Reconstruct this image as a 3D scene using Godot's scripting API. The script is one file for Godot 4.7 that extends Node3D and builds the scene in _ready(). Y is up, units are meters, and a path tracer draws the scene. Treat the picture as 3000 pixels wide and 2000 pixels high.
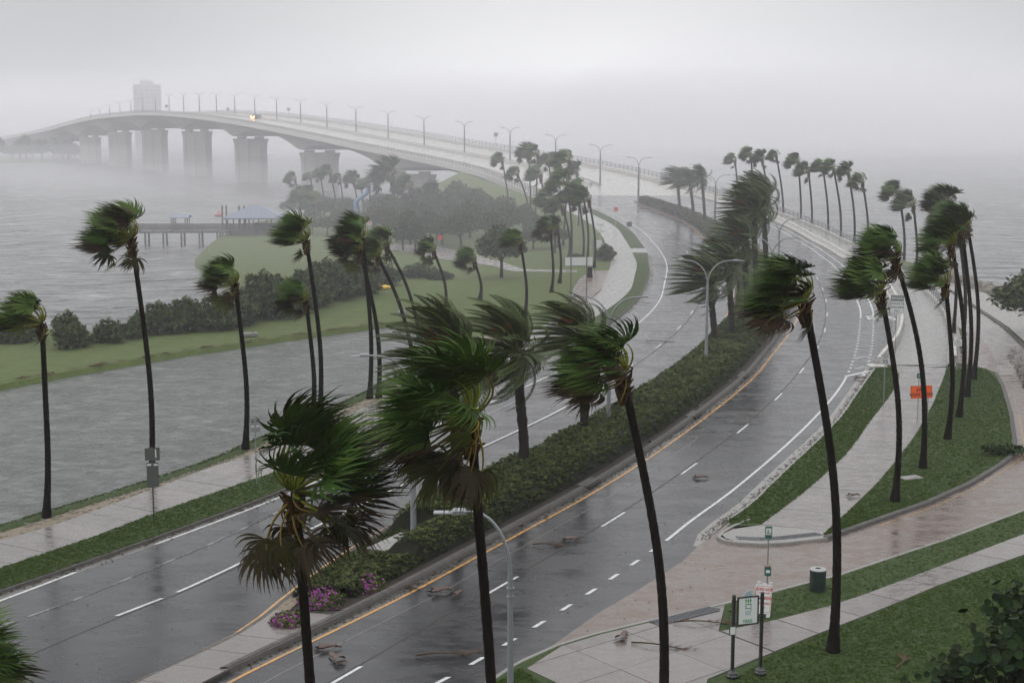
extends Node3D
# A storm-swept causeway: the road, its palms and the bridge over the bay. Metres; y up; D is the distance ahead of the camera (z = -D).

var rng := RandomNumberGenerator.new()
var M := {}
var taken := {}

# height of the road surface by distance ahead
const RISE := [[0, 0], [220, 0], [240, .7], [260, 2.1], [290, 4.5], [318, 6.6], [344, 8.6], [369, 10.3], [394, 11.9], [419, 13.5], [443, 15.2], [468, 16.9], [493, 18.5], [517, 20], [542, 21.3], [566, 22.5], [591, 23.5], [615, 24.3], [640, 24.9], [664, 25.2], [688, 25.2], [713, 24.9], [737, 24.5], [762, 24.0], [786, 23.2], [811, 22.1], [835, 20.8], [860, 19.4], [1010, 10], [1120, 3], [1200, 2]]
# lines along the road: [distance ahead, x]
const KERB_L := [[30, -40], [45, -31], [59, -22.1], [66.5, -17.7], [76.4, -12.5], [89.4, -7.5], [116, 1.2], [142.7, 9.9], [162.6, 14.5], [180, 17.2], [193.5, 18.9], [206, 19.9], [222, 21.2], [235.5, 21.4], [250, 21.0], [264, 19.2], [278, 16.0], [300, 9.0], [344, -8.4]]
const WALK_L_IN := [[30, -42.5], [45, -33.6], [62.3, -23.2], [67.1, -20.5], [71.6, -18.4], [76.9, -15.6], [80.4, -13.7], [92, -9.4], [116, -1.2], [142.7, 7.4], [169.3, 13.9], [189, 16.4], [205.5, 18.1], [218, 18.7], [226.7, 19], [241, 19.1], [256.7, 18.4], [270, 15.6], [300, 6.5], [344, -10]]
const WALK_L_OUT := [[30, -46], [45, -37], [66.5, -24.8], [68.4, -23.5], [71.9, -21.8], [75.7, -20.1], [82, -17.4], [85.1, -15.6], [95, -12.0], [116, -4.8], [142.7, 3.6], [169.3, 10.4], [183.6, 12.1], [197.9, 13.6], [209.7, 14.6], [226.7, 15.3], [250, 15.2], [270, 12.2], [300, 3.0], [344, -12]]
const SHORE_L := [[30, -50], [45, -41], [69.3, -25.9], [73, -23.8], [78.1, -21.0], [83.3, -18.4], [88.7, -16.6], [108.6, -10.2], [125, -6], [134, -4.5]]
const MEDIAN_L := [[40, -18], [49.1, -13.6], [54, -10.9], [59.5, -9.4], [65.5, -7.6], [71, -5.4], [77.3, -2.4], [87.9, 2.6], [104.5, 9.4], [111.9, 12.1], [123.4, 15.8], [133.7, 18.7], [147.2, 22.4], [164.9, 25.9], [180, 28.2], [200, 30.6], [220, 32.1], [243, 32.8], [254, 32.5], [263, 31.5], [269, 30.1], [280.5, 27.1], [302, 21.6], [318, 17.6], [344, 9.6], [369, -1.4], [394, -13.8], [860, -252.8]]
const MEDIAN_R := [[40, -15.5], [49.1, -10.9], [51.4, -9.6], [53.2, -8.5], [55.7, -7], [59.5, -4.8], [64.6, -2.1], [69.7, .6], [75.7, 3.7], [83.6, 7.4], [93, 11.4], [102.3, 15.1], [112.5, 18.9], [125.1, 22.8], [134.8, 25.8], [150, 29.9], [165, 33], [180, 35.3], [200, 37.6], [220, 38.8], [240, 38.6], [255, 37.6], [270, 34.6], [280, 31.4], [290, 27.4], [302, 23.8], [318, 19.6], [344, 11.4], [369, .4], [394, -12], [860, -251]]
const AXIS := [[240, 40], [259.4, 37], [272, 32.4], [290, 25.9], [302, 22.7], [318, 18.6], [344, 10.5], [369.4, -.5], [394.2, -12.9], [418.8, -25.5], [468, -50.6], [615, -125.6], [737, -188], [860, -251.8], [935, -294], [1010, -345], [1120, -440]]
const LANE_R := [[46, -8.2], [56.4, -2.5], [65.3, 2.4], [74.3, 7], [83.7, 11.4], [93, 15.5], [102.8, 19.4], [112.5, 22.9], [132.1, 29.1], [154.3, 34.5], [177.7, 38.9], [188.6, 40.5], [200.9, 41.9], [215.6, 43.3], [230.8, 44.0], [250, 43.2], [270, 39.4], [290, 33.4], [318, 25.2]]
const EDGE_R := [[46, -4.9], [50.3, -1.9], [66.9, 7.5], [69.3, 8.6], [76.7, 12.3], [96, 20.8], [111.9, 26.7], [148.3, 36.7], [156.6, 38.6], [189.2, 44.2], [210, 46.9], [230.7, 48.2], [256.6, 46.9], [275, 42.6], [295, 36.4], [318, 29.2]]
const KERB_R := [[60, 8.6], [64, 9.2], [67.6, 9.8], [73.9, 12.9], [76.7, 14.1], [95.4, 22.3], [104.5, 25.7], [116, 30.0], [123, 32.7], [130, 35.4], [141.5, 39], [153, 41.9], [169, 45.2], [184, 47.6], [200, 49.6], [214, 50.7], [228, 51.2], [245, 50.8], [260, 49.6], [271, 47.6], [290, 42.4], [303, 38.2], [318, 33.4], [344, 25]]
const WALK_R_IN := [[69.2, 12.5], [76.7, 16.5], [84.8, 20.4], [95, 24.5], [105.7, 28.8], [113, 31.2], [116, 31.6], [123, 34]]
const WALK_R_OUT := [[68.2, 15.6], [76.7, 20], [83.1, 23], [91.3, 26.6], [100, 30.1], [109.9, 33.8], [117, 36.3], [123.4, 38.2]]
const RAIL_R := [[116, 36.2], [122, 38], [130, 40.6], [141.5, 43.9], [152.6, 46.7], [169, 49.8], [184, 52], [200, 54], [214, 55.2], [232, 56], [245, 55.5], [256, 54.3], [278, 50.0], [290, 46.4], [303, 42.2], [318, 37.6], [344, 29]]
const LANE_L := [[46, -21.6], [56.2, -16.3], [59.2, -14.5], [66.9, -11], [74.5, -7.6], [80.1, -5.1], [86.5, -2.2], [99.2, 3.5], [119.7, 10.7], [129.4, 13.7], [147, 18.3], [165, 21.9], [180, 24.1], [206, 26.6], [222, 27.6], [240, 27.8], [256, 26.9], [272, 24.0], [290, 19.2], [310, 13]]
const EDGE_L := [[40, -33], [58.2, -21.7], [63, -19.2], [66.5, -17.1], [76, -12.2], [90, -6.6], [106, 0.2], [117, 4.6], [129.6, 9.0], [147.6, 13.9], [162.5, 17], [180.7, 19.5], [200, 21.9], [218, 23.3], [230, 23.6], [246, 23.3], [260, 21.8], [272.5, 19.5], [281, 17.2], [300, 11]]
const BIKE_L := [[46, -26.4], [55.2, -20.5], [57.7, -18.9], [60.9, -17.2], [63.4, -16], [66.5, -14.5], [72.2, -12.2], [88, -5.6], [102, 0.2]]
const PIERS := [416, 487.5, 559, 630.5, 702, 773.5, 845, 916]

func _ready() -> void:
	rng.seed = 7
	var cam := Camera3D.new()
	cam.name = "camera"
	add_child(cam)
	cam.position = Vector3(0, 20, 0)
	cam.rotation = Vector3(-atan(635.0 / 4167.0), 0, 0)
	cam.fov = rad_to_deg(2.0 * atan(1000.0 / 4167.0))
	cam.near = 0.1
	cam.far = 8000
	cam.current = true
	var we := WorldEnvironment.new()
	we.name = "world_environment"
	var e := Environment.new()
	e.background_mode = Environment.BG_SKY
	e.sky = Sky.new()
	e.sky.sky_material = storm_sky()
	e.tonemap_mode = Environment.TONE_MAPPER_LINEAR
	e.tonemap_exposure = 0.9
	e.background_energy_multiplier = 1.0
	e.sdfgi_enabled = true
	e.ssao_enabled = true
	e.ssil_enabled = true
	e.fog_enabled = true
	e.fog_density = 0.00022
	e.fog_light_color = Color(0.985, 0.985, 0.985)
	e.volumetric_fog_enabled = true
	e.volumetric_fog_density = 0.0
	we.environment = e
	add_child(we)
	var sun := DirectionalLight3D.new()
	sun.name = "overcast_sun"
	sun.light_energy = 0.45
	sun.light_angular_distance = 60
	sun.light_color = Color(1, 0.98, 0.95)
	sun.shadow_enabled = true
	sun.rotation = Vector3(deg_to_rad(-20), deg_to_rad(-100), 0)
	add_child(sun)
	materials()
	setting()
	bridge()
	vegetation()
	furniture()
	debris()
	far_things()
	mist()

func storm_sky() -> PanoramaSkyMaterial:
	var w := 512
	var h := 256
	var im := Image.create_empty(w, h, false, Image.FORMAT_RGBF)
	var n := FastNoiseLite.new()
	n.seed = 3
	n.frequency = 0.9
	n.fractal_octaves = 4
	for y in h:
		var el := PI * (0.5 - (y + 0.5) / h)
		for x in w:
			var az := wrapf(TAU * (x + 0.5) / w, -PI, PI)   # 0 is straight ahead
			var dir := Vector3(sin(az) * cos(el), sin(el), -cos(az) * cos(el))
			var up := maxf(dir.y, 0.0)
			var l := 1.12 * (1.0 + 1.40 * up)
			l *= 1.0 + 0.08 * n.get_noise_3d(dir.x * 2.0, dir.y * 5.0, dir.z * 2.0)
			# a paler gap in the cloud low ahead, darker rain to both sides
			var low := exp(-pow(el / 0.30, 2.0))
			var gap := exp(-pow((az - 0.05) / 0.32, 2.0))
			l *= 1.0 - low * (0.34 * (1.0 - gap) + 0.36)
			l *= 1.0 + 0.75 * exp(-pow(el / 0.06, 2.0)) * (0.25 + 0.75 * gap)
			im.set_pixel(x, y, Color(l * lerpf(0.955, 0.985, gap), l * lerpf(0.98, 0.985, gap), l * 1.0))
	var m := PanoramaSkyMaterial.new()
	m.panorama = ImageTexture.create_from_image(im)
	return m

# ---------------------------------------------------------------- small helpers

func rise(d: float) -> float:
	return along(RISE, d, false)

func along(line: Array, d: float, smooth := true) -> float:
	var n := line.size()
	if d <= line[0][0]:
		return line[0][1] + (d - line[0][0]) * float(line[1][1] - line[0][1]) / (line[1][0] - line[0][0])
	if d >= line[n - 1][0]:
		return line[n - 1][1] + (d - line[n - 1][0]) * float(line[n - 1][1] - line[n - 2][1]) / (line[n - 1][0] - line[n - 2][0])
	var i := 0
	while line[i + 1][0] < d:
		i += 1
	var x0: float = line[i][0]
	var x1: float = line[i + 1][0]
	var y0: float = line[i][1]
	var y1: float = line[i + 1][1]
	var t := (d - x0) / (x1 - x0)
	if not smooth:
		return lerpf(y0, y1, t)
	var s := (y1 - y0) / (x1 - x0)
	var s0 := s
	var s1 := s
	if i > 0:
		s0 = 0.5 * (s + (y0 - line[i - 1][1]) / (x0 - line[i - 1][0]))
	if i + 2 < n:
		s1 = 0.5 * (s + (line[i + 2][1] - y1) / (line[i + 2][0] - x1))
	var h := x1 - x0
	var t2 := t * t
	var t3 := t2 * t
	return y0 * (2 * t3 - 3 * t2 + 1) + y1 * (3 * t2 - 2 * t3) + h * s0 * (t3 - 2 * t2 + t) + h * s1 * (t3 - t2)

func P(x: float, d: float, y := 0.0) -> Vector3:
	return Vector3(x, y, -d)

func numbered(called: String) -> String:
	if not taken.has(called):
		taken[called] = 0
		return called
	taken[called] += 1
	return "%s_%03d" % [called, taken[called]]

func tag(o: Node, label: String, category := "", group := "", kind := "") -> Node:
	if label: o.set_meta("label", label)
	if category: o.set_meta("category", category)
	if group: o.set_meta("group", group)
	if kind: o.set_meta("kind", kind)
	return o

func thing(called: String, label: String, category: String, at := Vector3.ZERO, turn := 0.0, group := "") -> Node3D:
	var o := Node3D.new()
	o.name = numbered(called)
	add_child(o)
	o.position = at
	o.rotation.y = turn
	tag(o, label, category, group)
	return o

func structure(called: String, label: String) -> Node3D:
	var o := Node3D.new()
	o.name = numbered(called)
	add_child(o)
	tag(o, label, called.replace("_", " "), "", "structure")
	return o

func put(called: String, mb, mat: Material, parent: Node = null) -> MeshInstance3D:
	var o := MeshInstance3D.new()
	o.mesh = mb if mb is Mesh else mb.done()
	o.material_override = null
	if o.mesh.get_surface_count():
		o.mesh.surface_set_material(0, mat) if o.mesh.surface_get_material(0) == null else o.set_surface_override_material(0, mat)
	if parent:
		o.name = called
		parent.add_child(o, true)
	else:
		o.name = numbered(called)
		add_child(o)
	return o

func copy_of(o: Node3D, called: String, label: String, at: Vector3, turn := 0.0, size := 1.0) -> Node3D:
	var c: Node3D = o.duplicate()
	c.name = numbered(called)
	add_child(c)
	c.position = at
	c.rotation = Vector3(0, turn, 0)
	c.scale = Vector3.ONE * size
	c.set_meta("label", label)
	return c

class MB:
	var v := PackedVector3Array()
	var n := PackedVector3Array()
	var c := PackedColorArray()
	var col := Color(1, 1, 1)

	func tri(a: Vector3, b: Vector3, d: Vector3) -> void:   # counter-clockwise seen from outside
		var m := (b - a).cross(d - a).normalized()
		v.append(a); v.append(d); v.append(b)
		n.append(m); n.append(m); n.append(m)
		c.append(col); c.append(col); c.append(col)

	func quad(a: Vector3, b: Vector3, d: Vector3, e: Vector3) -> void:
		tri(a, b, d)
		tri(a, d, e)

	func smooth_quad(a: Vector3, b: Vector3, d: Vector3, e: Vector3, na: Vector3, nb: Vector3, nd: Vector3, ne: Vector3) -> void:
		v.append(a); v.append(d); v.append(b); v.append(a); v.append(e); v.append(d)
		n.append(na); n.append(nd); n.append(nb); n.append(na); n.append(ne); n.append(nd)
		for k in 6:
			c.append(col)

	func strip_quad(a: Vector3, b: Vector3, d: Vector3, e: Vector3, c0: Color, c1: Color) -> void:   # a, b at c0; d, e at c1
		var m := (b - a).cross(d - a).normalized()
		v.append(a); v.append(d); v.append(b); v.append(a); v.append(e); v.append(d)
		for k in 6:
			n.append(m)
		c.append(c0); c.append(c1); c.append(c0); c.append(c0); c.append(c1); c.append(c1)

	func box(at: Vector3, size: Vector3, turn := Basis()) -> void:
		var x := turn.x * size.x * 0.5
		var y := turn.y * size.y * 0.5
		var z := turn.z * size.z * 0.5
		quad(at - x - y + z, at + x - y + z, at + x + y + z, at - x + y + z)
		quad(at + x - y - z, at - x - y - z, at - x + y - z, at + x + y - z)
		quad(at + x - y + z, at + x - y - z, at + x + y - z, at + x + y + z)
		quad(at - x - y - z, at - x - y + z, at - x + y + z, at - x + y - z)
		quad(at - x + y + z, at + x + y + z, at + x + y - z, at - x + y - z)
		quad(at - x - y - z, at + x - y - z, at + x - y + z, at - x - y + z)

	func bevel_box(at: Vector3, size: Vector3, r: float, turn := Basis()) -> void:   # edges round the top are cut
		var hx := size.x * 0.5
		var hz := size.z * 0.5
		var hy := size.y * 0.5
		var lo := []
		var mid := []
		var top := []
		for s in [[-1, 1], [1, 1], [1, -1], [-1, -1]]:
			lo.append(at + turn * Vector3(s[0] * hx, -hy, s[1] * hz))
			mid.append(at + turn * Vector3(s[0] * hx, hy - r, s[1] * hz))
			top.append(at + turn * Vector3(s[0] * (hx - r), hy, s[1] * (hz - r)))
		for k in 4:
			var j := (k + 1) % 4
			quad(lo[k], lo[j], mid[j], mid[k])
			quad(mid[k], mid[j], top[j], top[k])
		quad(top[0], top[1], top[2], top[3])
		quad(lo[3], lo[2], lo[1], lo[0])

	func tube(pts: Array, rad: Array, sides := 8, caps := true) -> void:
		var rings := []
		var dirs := []
		var side := Vector3.ZERO
		for i in pts.size():
			var t: Vector3 = (pts[mini(i + 1, pts.size() - 1)] - pts[maxi(i - 1, 0)]).normalized()
			if side == Vector3.ZERO:
				side = t.cross(Vector3(0.31, 0.2, 0.93)).normalized()
				if absf(t.y) > 0.9:
					side = t.cross(Vector3(0, 0, 1)).normalized()
			side = (side - t * side.dot(t)).normalized()
			var up := t.cross(side)
			var ring := []
			var dd := []
			for k in sides:
				var a := TAU * k / sides
				var dir := side * cos(a) + up * sin(a)
				ring.append(pts[i] + dir * rad[i])
				dd.append(dir)
			rings.append(ring)
			dirs.append(dd)
		for i in pts.size() - 1:
			for k in sides:
				var j := (k + 1) % sides
				smooth_quad(rings[i][k], rings[i][j], rings[i + 1][j], rings[i + 1][k], dirs[i][k], dirs[i][j], dirs[i + 1][j], dirs[i + 1][k])
		if caps:
			var z: int = pts.size() - 1
			for k in sides:
				var j := (k + 1) % sides
				tri(pts[z], rings[z][k], rings[z][j])
				tri(pts[0], rings[0][j], rings[0][k])

	func lathe(at: Vector3, prof: Array, sides := 20) -> void:   # prof: [radius, height] upwards
		for i in prof.size() - 1:
			var r0: float = prof[i][0]
			var r1: float = prof[i + 1][0]
			var y0: float = prof[i][1]
			var y1: float = prof[i + 1][1]
			var t := Vector2(r1 - r0, y1 - y0).normalized()
			for k in sides:
				var a := TAU * k / sides
				var b := TAU * (k + 1) / sides
				var da := Vector3(cos(a), 0, -sin(a))
				var db := Vector3(cos(b), 0, -sin(b))
				var na := da * t.y - Vector3.UP * t.x
				var nb := db * t.y - Vector3.UP * t.x
				smooth_quad(at + da * r0 + Vector3.UP * y0, at + db * r0 + Vector3.UP * y0, at + db * r1 + Vector3.UP * y1, at + da * r1 + Vector3.UP * y1, na, nb, nb, na)

	func done() -> ArrayMesh:
		var m := ArrayMesh.new()
		if v.is_empty():
			return m
		var a := []
		a.resize(Mesh.ARRAY_MAX)
		a[Mesh.ARRAY_VERTEX] = v
		a[Mesh.ARRAY_NORMAL] = n
		a[Mesh.ARRAY_COLOR] = c
		m.add_surface_from_arrays(Mesh.PRIMITIVE_TRIANGLES, a)
		return m

# a ribbon of ground between two lines, cut at every second metre ahead so that all ribbons share the same slope
func band(mb: MB, left: Array, lx: float, ly: float, right: Array, rx: float, ry: float, d0: float, d1: float, step := 2.0, cols := 1) -> void:
	var ds := [d0]
	var d := (floorf(d0 / step) + 1.0) * step
	while d < d1 - 0.01:
		ds.append(d)
		d += step
	ds.append(d1)
	for i in ds.size() - 1:
		var a: float = ds[i]
		var b: float = ds[i + 1]
		var ea := slope_at(a)
		var eb := slope_at(b)
		var la := P(along(left, a) + lx, a, ea + ly)
		var lb := P(along(left, b) + lx, b, eb + ly)
		var ra := P(along(right, a) + rx, a, ea + ry)
		var rb := P(along(right, b) + rx, b, eb + ry)
		for k in cols:
			var s := float(k) / cols
			var t := float(k + 1) / cols
			mb.quad(la.lerp(ra, s), la.lerp(ra, t), lb.lerp(rb, t), lb.lerp(rb, s))

func slope_at(d: float) -> float:   # the rise, straight between even metres
	if d < 218.0:
		return 0.0
	var a := floorf(d / 2.0) * 2.0
	return lerpf(rise(a), rise(a + 2.0), (d - a) / 2.0)

func poly(mb: MB, pts: Array, y: float, skirt := 0.0, spread := 0.0) -> void:   # pts: [x, distance ahead]
	var p := PackedVector2Array()
	for q in pts:
		p.append(Vector2(q[0], q[1]))
	if Geometry2D.is_polygon_clockwise(p):
		p.reverse()
	var t := Geometry2D.triangulate_polygon(p)
	for k in range(0, t.size(), 3):
		var a := p[t[k]]
		var b := p[t[k + 1]]
		var d := p[t[k + 2]]
		if (b - a).cross(d - a) < 0:
			var s := b
			b = d
			d = s
		mb.tri(P(a.x, a.y, y), P(b.x, b.y, y), P(d.x, d.y, y))
	if skirt > 0:
		for k in p.size():
			var a := p[k]
			var b := p[(k + 1) % p.size()]
			var o := (p[(k + 1) % p.size()] - p[(k - 1 + p.size()) % p.size()]).orthogonal().normalized() * spread
			var o2 := (p[(k + 2) % p.size()] - a).orthogonal().normalized() * spread
			mb.quad(P(a.x + o.x, a.y + o.y, y - skirt), P(b.x + o2.x, b.y + o2.y, y - skirt), P(b.x, b.y, y), P(a.x, a.y, y))

func line_pts(line: Array, d0: float, d1: float, step := 2.0, dx := 0.0) -> Array:   # [x, distance] along a line
	var out := []
	var n := maxi(1, int(ceil(absf(d1 - d0) / step)))
	for k in n + 1:
		var d := lerpf(d0, d1, float(k) / n)
		out.append([along(line, d) + dx, d])
	return out

# ---------------------------------------------------------------- materials

func noise_bytes(sd: int, freq: float, oct := 5, size := 512, kind := FastNoiseLite.TYPE_SIMPLEX_SMOOTH, fractal := FastNoiseLite.FRACTAL_FBM) -> PackedByteArray:
	var n := FastNoiseLite.new()
	n.seed = sd
	n.frequency = freq
	n.noise_type = kind
	n.fractal_type = fractal
	n.fractal_octaves = oct
	return n.get_seamless_image(size, size).get_data()

func ramp_texture(data: PackedByteArray, size: int, stops: Array) -> ImageTexture:   # stops: [place, linear r, g, b]
	var lut := PackedByteArray()
	for i in 256:
		var t := i / 255.0
		var k := 0
		while k < stops.size() - 2 and stops[k + 1][0] < t:
			k += 1
		var a: Array = stops[k]
		var b: Array = stops[k + 1]
		var s := clampf((t - a[0]) / (b[0] - a[0]), 0, 1)
		var col := Color(lerpf(a[1], b[1], s), lerpf(a[2], b[2], s), lerpf(a[3], b[3], s)).linear_to_srgb()
		lut.append(col.r8)
		lut.append(col.g8)
		lut.append(col.b8)
	var out := PackedByteArray()
	out.resize(size * size * 3)
	for i in size * size:
		var j := data[i] * 3
		out[i * 3] = lut[j]
		out[i * 3 + 1] = lut[j + 1]
		out[i * 3 + 2] = lut[j + 2]
	return ImageTexture.create_from_image(Image.create_from_data(size, size, false, Image.FORMAT_RGB8, out))

func grey_texture(data: PackedByteArray, size: int, stops: Array) -> ImageTexture:   # stops: [place, value], not colour-managed
	var lut := PackedByteArray()
	for i in 256:
		var t := i / 255.0
		var k := 0
		while k < stops.size() - 2 and stops[k + 1][0] < t:
			k += 1
		lut.append(int(255 * clampf(lerpf(stops[k][1], stops[k + 1][1], clampf((t - stops[k][0]) / (stops[k + 1][0] - stops[k][0]), 0, 1)), 0, 1)))
	var out := PackedByteArray()
	out.resize(size * size)
	for i in size * size:
		out[i] = lut[data[i]]
	return ImageTexture.create_from_image(Image.create_from_data(size, size, false, Image.FORMAT_L8, out))

func mixed(a: PackedByteArray, b: PackedByteArray, share: float) -> PackedByteArray:
	var out := PackedByteArray()
	out.resize(a.size())
	for i in a.size():
		out[i] = int(a[i] * (1 - share) + b[i] * share)
	return out

func bumps(data: PackedByteArray, size: int, strength: float) -> ImageTexture:
	var im := Image.create_from_data(size, size, false, Image.FORMAT_L8, data)
	im.bump_map_to_normal_map(strength)
	return ImageTexture.create_from_image(im)

func plain(called: String, r: float, g: float, b: float, rough := 0.7, metal := 0.0) -> StandardMaterial3D:
	var m := StandardMaterial3D.new()
	m.resource_name = called
	m.albedo_color = Color(r, g, b).linear_to_srgb()
	m.roughness = rough
	m.metallic = metal
	M[called] = m
	return m

func ground(called: String, color: Texture2D, tile: Vector3, rough: Texture2D, normal: Texture2D, nscale := 1.0, detail: Texture2D = null, dtile := 2.0) -> StandardMaterial3D:
	var m := StandardMaterial3D.new()
	m.resource_name = called
	m.metallic_specular = .4
	m.albedo_texture = color
	m.uv1_triplanar = true
	m.uv1_world_triplanar = true
	m.uv1_scale = Vector3(1.0 / tile.x, 1.0 / tile.y, 1.0 / tile.z)
	if rough:
		m.roughness = 1.0
		m.roughness_texture = rough
		m.roughness_texture_channel = BaseMaterial3D.TEXTURE_CHANNEL_RED
	else:
		m.roughness = 0.9
	if normal:
		m.normal_enabled = true
		m.normal_texture = normal
		m.normal_scale = nscale
	if detail:
		m.detail_enabled = true
		m.detail_albedo = detail
		m.detail_blend_mode = BaseMaterial3D.BLEND_MODE_MUL
		m.detail_uv_layer = BaseMaterial3D.DETAIL_UV_2
		m.uv2_triplanar = true
		m.uv2_world_triplanar = true
		m.uv2_scale = Vector3.ONE / dtile
	M[called] = m
	return m

func leafy(called: String, rough := 0.55) -> StandardMaterial3D:
	var m := StandardMaterial3D.new()
	m.resource_name = called
	m.vertex_color_use_as_albedo = true
	m.metallic_specular = .2
	m.roughness = rough
	m.cull_mode = BaseMaterial3D.CULL_DISABLED
	m.backlight_enabled = true
	m.backlight = Color(0.22, 0.26, 0.12)
	M[called] = m
	return m

func materials() -> void:
	var a := noise_bytes(1, 0.012, 6)
	var b := noise_bytes(2, 0.05, 5)
	var f := noise_bytes(3, 0.22, 3)
	var cel := noise_bytes(4, 0.05, 2, 512, FastNoiseLite.TYPE_CELLULAR)
	var streak := mixed(a, b, 0.45)
	var speck := ramp_texture(f, 512, [[0.0, .55, .55, .55], [0.35, .8, .8, .8], [0.6, 1, 1, 1], [1.0, 1.0, 1.0, 1.0]])
	var soft_speck := ramp_texture(f, 512, [[0.0, .72, .72, .72], [0.5, .92, .92, .92], [1.0, 1.0, 1.0, 1.0]])
	var wet := grey_texture(streak, 512, [[0, .13], [.36, .18], [.55, .28], [1, .42]])
	var wet2 := grey_texture(streak, 512, [[0, .14], [.4, .22], [.6, .45], [1, .65]])
	var ripples := bumps(mixed(b, f, 0.25), 512, 2.0)
	ground("asphalt", ramp_texture(streak, 512, [[0, .016, .016, .018], [.45, .020, .020, .0215], [.6, .025, .0245, .0258], [1, .034, .0335, .0345]]), Vector3(38, 14, 15), wet, ripples, 0.06, speck, 1.7)
	M.asphalt.metallic_specular = .31
	ground("deck_concrete", ramp_texture(streak, 512, [[0, 0.17, 0.1573, 0.1403], [0.5, 0.2125, 0.1997, 0.1827], [1, 0.255, 0.2422, 0.221]]), Vector3(30, 14, 14), wet2, null, 1.0, soft_speck, 6.0)
	ground("concrete", ramp_texture(streak, 512, [[0, 0.09, 0.084, 0.078], [0.5, 0.1425, 0.135, 0.126], [1, 0.2025, 0.1913, 0.18]]), Vector3(7, 5, 5), wet2, null, 1.0, speck, 1.1)
	ground("gutter", ramp_texture(streak, 512, [[0, 0.036, 0.0318, 0.0282], [0.5, 0.06, 0.054, 0.048], [1, 0.102, 0.093, 0.084]]), Vector3(5, 4, 3), wet2, null, 1.0, speck, 1.1)
	ground("kerb", ramp_texture(streak, 512, [[0, 0.03, 0.0276, 0.0252], [0.5, 0.066, 0.06, 0.0552], [1, 0.114, 0.1068, 0.099]]), Vector3(4, 3, 3), null, null, 1.0, speck, 1.0)
	var pave := [[.108, .096, .090], [.118, .104, .098], [.100, .089, .084]]
	for k in 3:
		var q: Array = pave[k]
		ground("paving_%d" % k, ramp_texture(streak, 512, [[0, q[0] * .66, q[1] * .66, q[2] * .68], [.45, q[0], q[1], q[2]], [1, q[0] * 1.3, q[1] * 1.3, q[2] * 1.28]]), Vector3(7 + k, 5, 4), grey_texture(streak, 512, [[0, .12], [.4, .2], [.6, .42], [1, .6]]), ripples, 0.06, soft_speck, 1.3)
	ground("joint", ramp_texture(f, 512, [[0, .015, .013, .012], [1, .04, .036, .03]]), Vector3(2, 2, 2), null, null)
	ground("driveway", ramp_texture(mixed(a, b, .35), 512, [[0, 0.0538, 0.0395, 0.0318], [0.4, 0.0854, 0.0628, 0.052], [0.6, 0.1043, 0.0778, 0.0648], [1, 0.1328, 0.1005, 0.0855]]), Vector3(19, 9, 7), grey_texture(streak, 512, [[0, .13], [.4, .22], [.6, .45], [1, .65]]), ripples, 0.08, speck, 1.6)
	ground("shore_paving", ramp_texture(mixed(a, b, .4), 512, [[0, 0.08, 0.0704, 0.0624], [0.5, 0.136, 0.1216, 0.1104], [1, 0.2, 0.184, 0.168]]), Vector3(12, 9, 5), grey_texture(streak, 512, [[0, .12], [.4, .2], [.6, .45], [1, .65]]), ripples, 0.08, speck, 1.6)
	var grass_soft := mixed(b, f, .55)
	var grass_n := bumps(mixed(f, b, .3), 512, 5.0)
	ground("grass", ramp_texture(mixed(a, b, .5), 512, [[0, .015, .029, .004], [.4, .021, .039, .005], [.6, .028, .046, .006], [.8, .036, .048, .009], [1, .048, .050, .015]]), Vector3(9, 9, 6), null, grass_n, 1.2, ramp_texture(grass_soft, 512, [[0, .35, .35, .3], [.4, .8, .8, .75], [.7, 1, 1, 1], [1, 1, 1, 1]]), 1.3)
	ground("lawn", ramp_texture(mixed(a, b, .4), 512, [[0, .038, .054, .010], [.4, .051, .073, .013], [.6, .063, .085, .017], [.85, .078, .090, .024], [1, .086, .088, .030]]), Vector3(17, 17, 12), null, grass_n, 1.0, ramp_texture(grass_soft, 512, [[0, .5, .5, .45], [.5, .9, .9, .85], [1, 1, 1, 1]]), 3.1)
	ground("mulch", ramp_texture(mixed(b, f, .5), 512, [[0, 0.006, 0.0042, 0.003], [0.5, 0.018, 0.0126, 0.009], [1, 0.042, 0.03, 0.0216]]), Vector3(3, 3, 3), null, grass_n, 1.0)
	ground("gravel", ramp_texture(cel, 512, [[0, 0.256, 0.216, 0.164], [0.35, 0.192, 0.16, 0.12], [0.7, 0.104, 0.084, 0.064], [1, 0.048, 0.04, 0.032]]), Vector3(1.3, 1.3, 1.3), null, bumps(cel, 512, 6.0), 1.0, ramp_texture(b, 512, [[0, .35, .35, .36], [.45, .8, .78, .75], [1, 1, 1, 1]]), 6.0)
	ground("rock", ramp_texture(mixed(b, f, .4), 512, [[0, .05, .043, .035], [.5, .12, .105, .088], [1, .22, .2, .17]]), Vector3(2, 2, 2), null, bumps(b, 512, 5.0), 1.0)
	# the bay and the lagoon
	var wv := noise_bytes(11, 0.030, 5)
	var wv2 := noise_bytes(12, 0.011, 3)
	var crest := noise_bytes(13, 0.022, 4, 512, FastNoiseLite.TYPE_SIMPLEX_SMOOTH, FastNoiseLite.FRACTAL_RIDGED)
	var foam := mixed(mixed(crest, wv2, .35), wv, .2)
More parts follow.
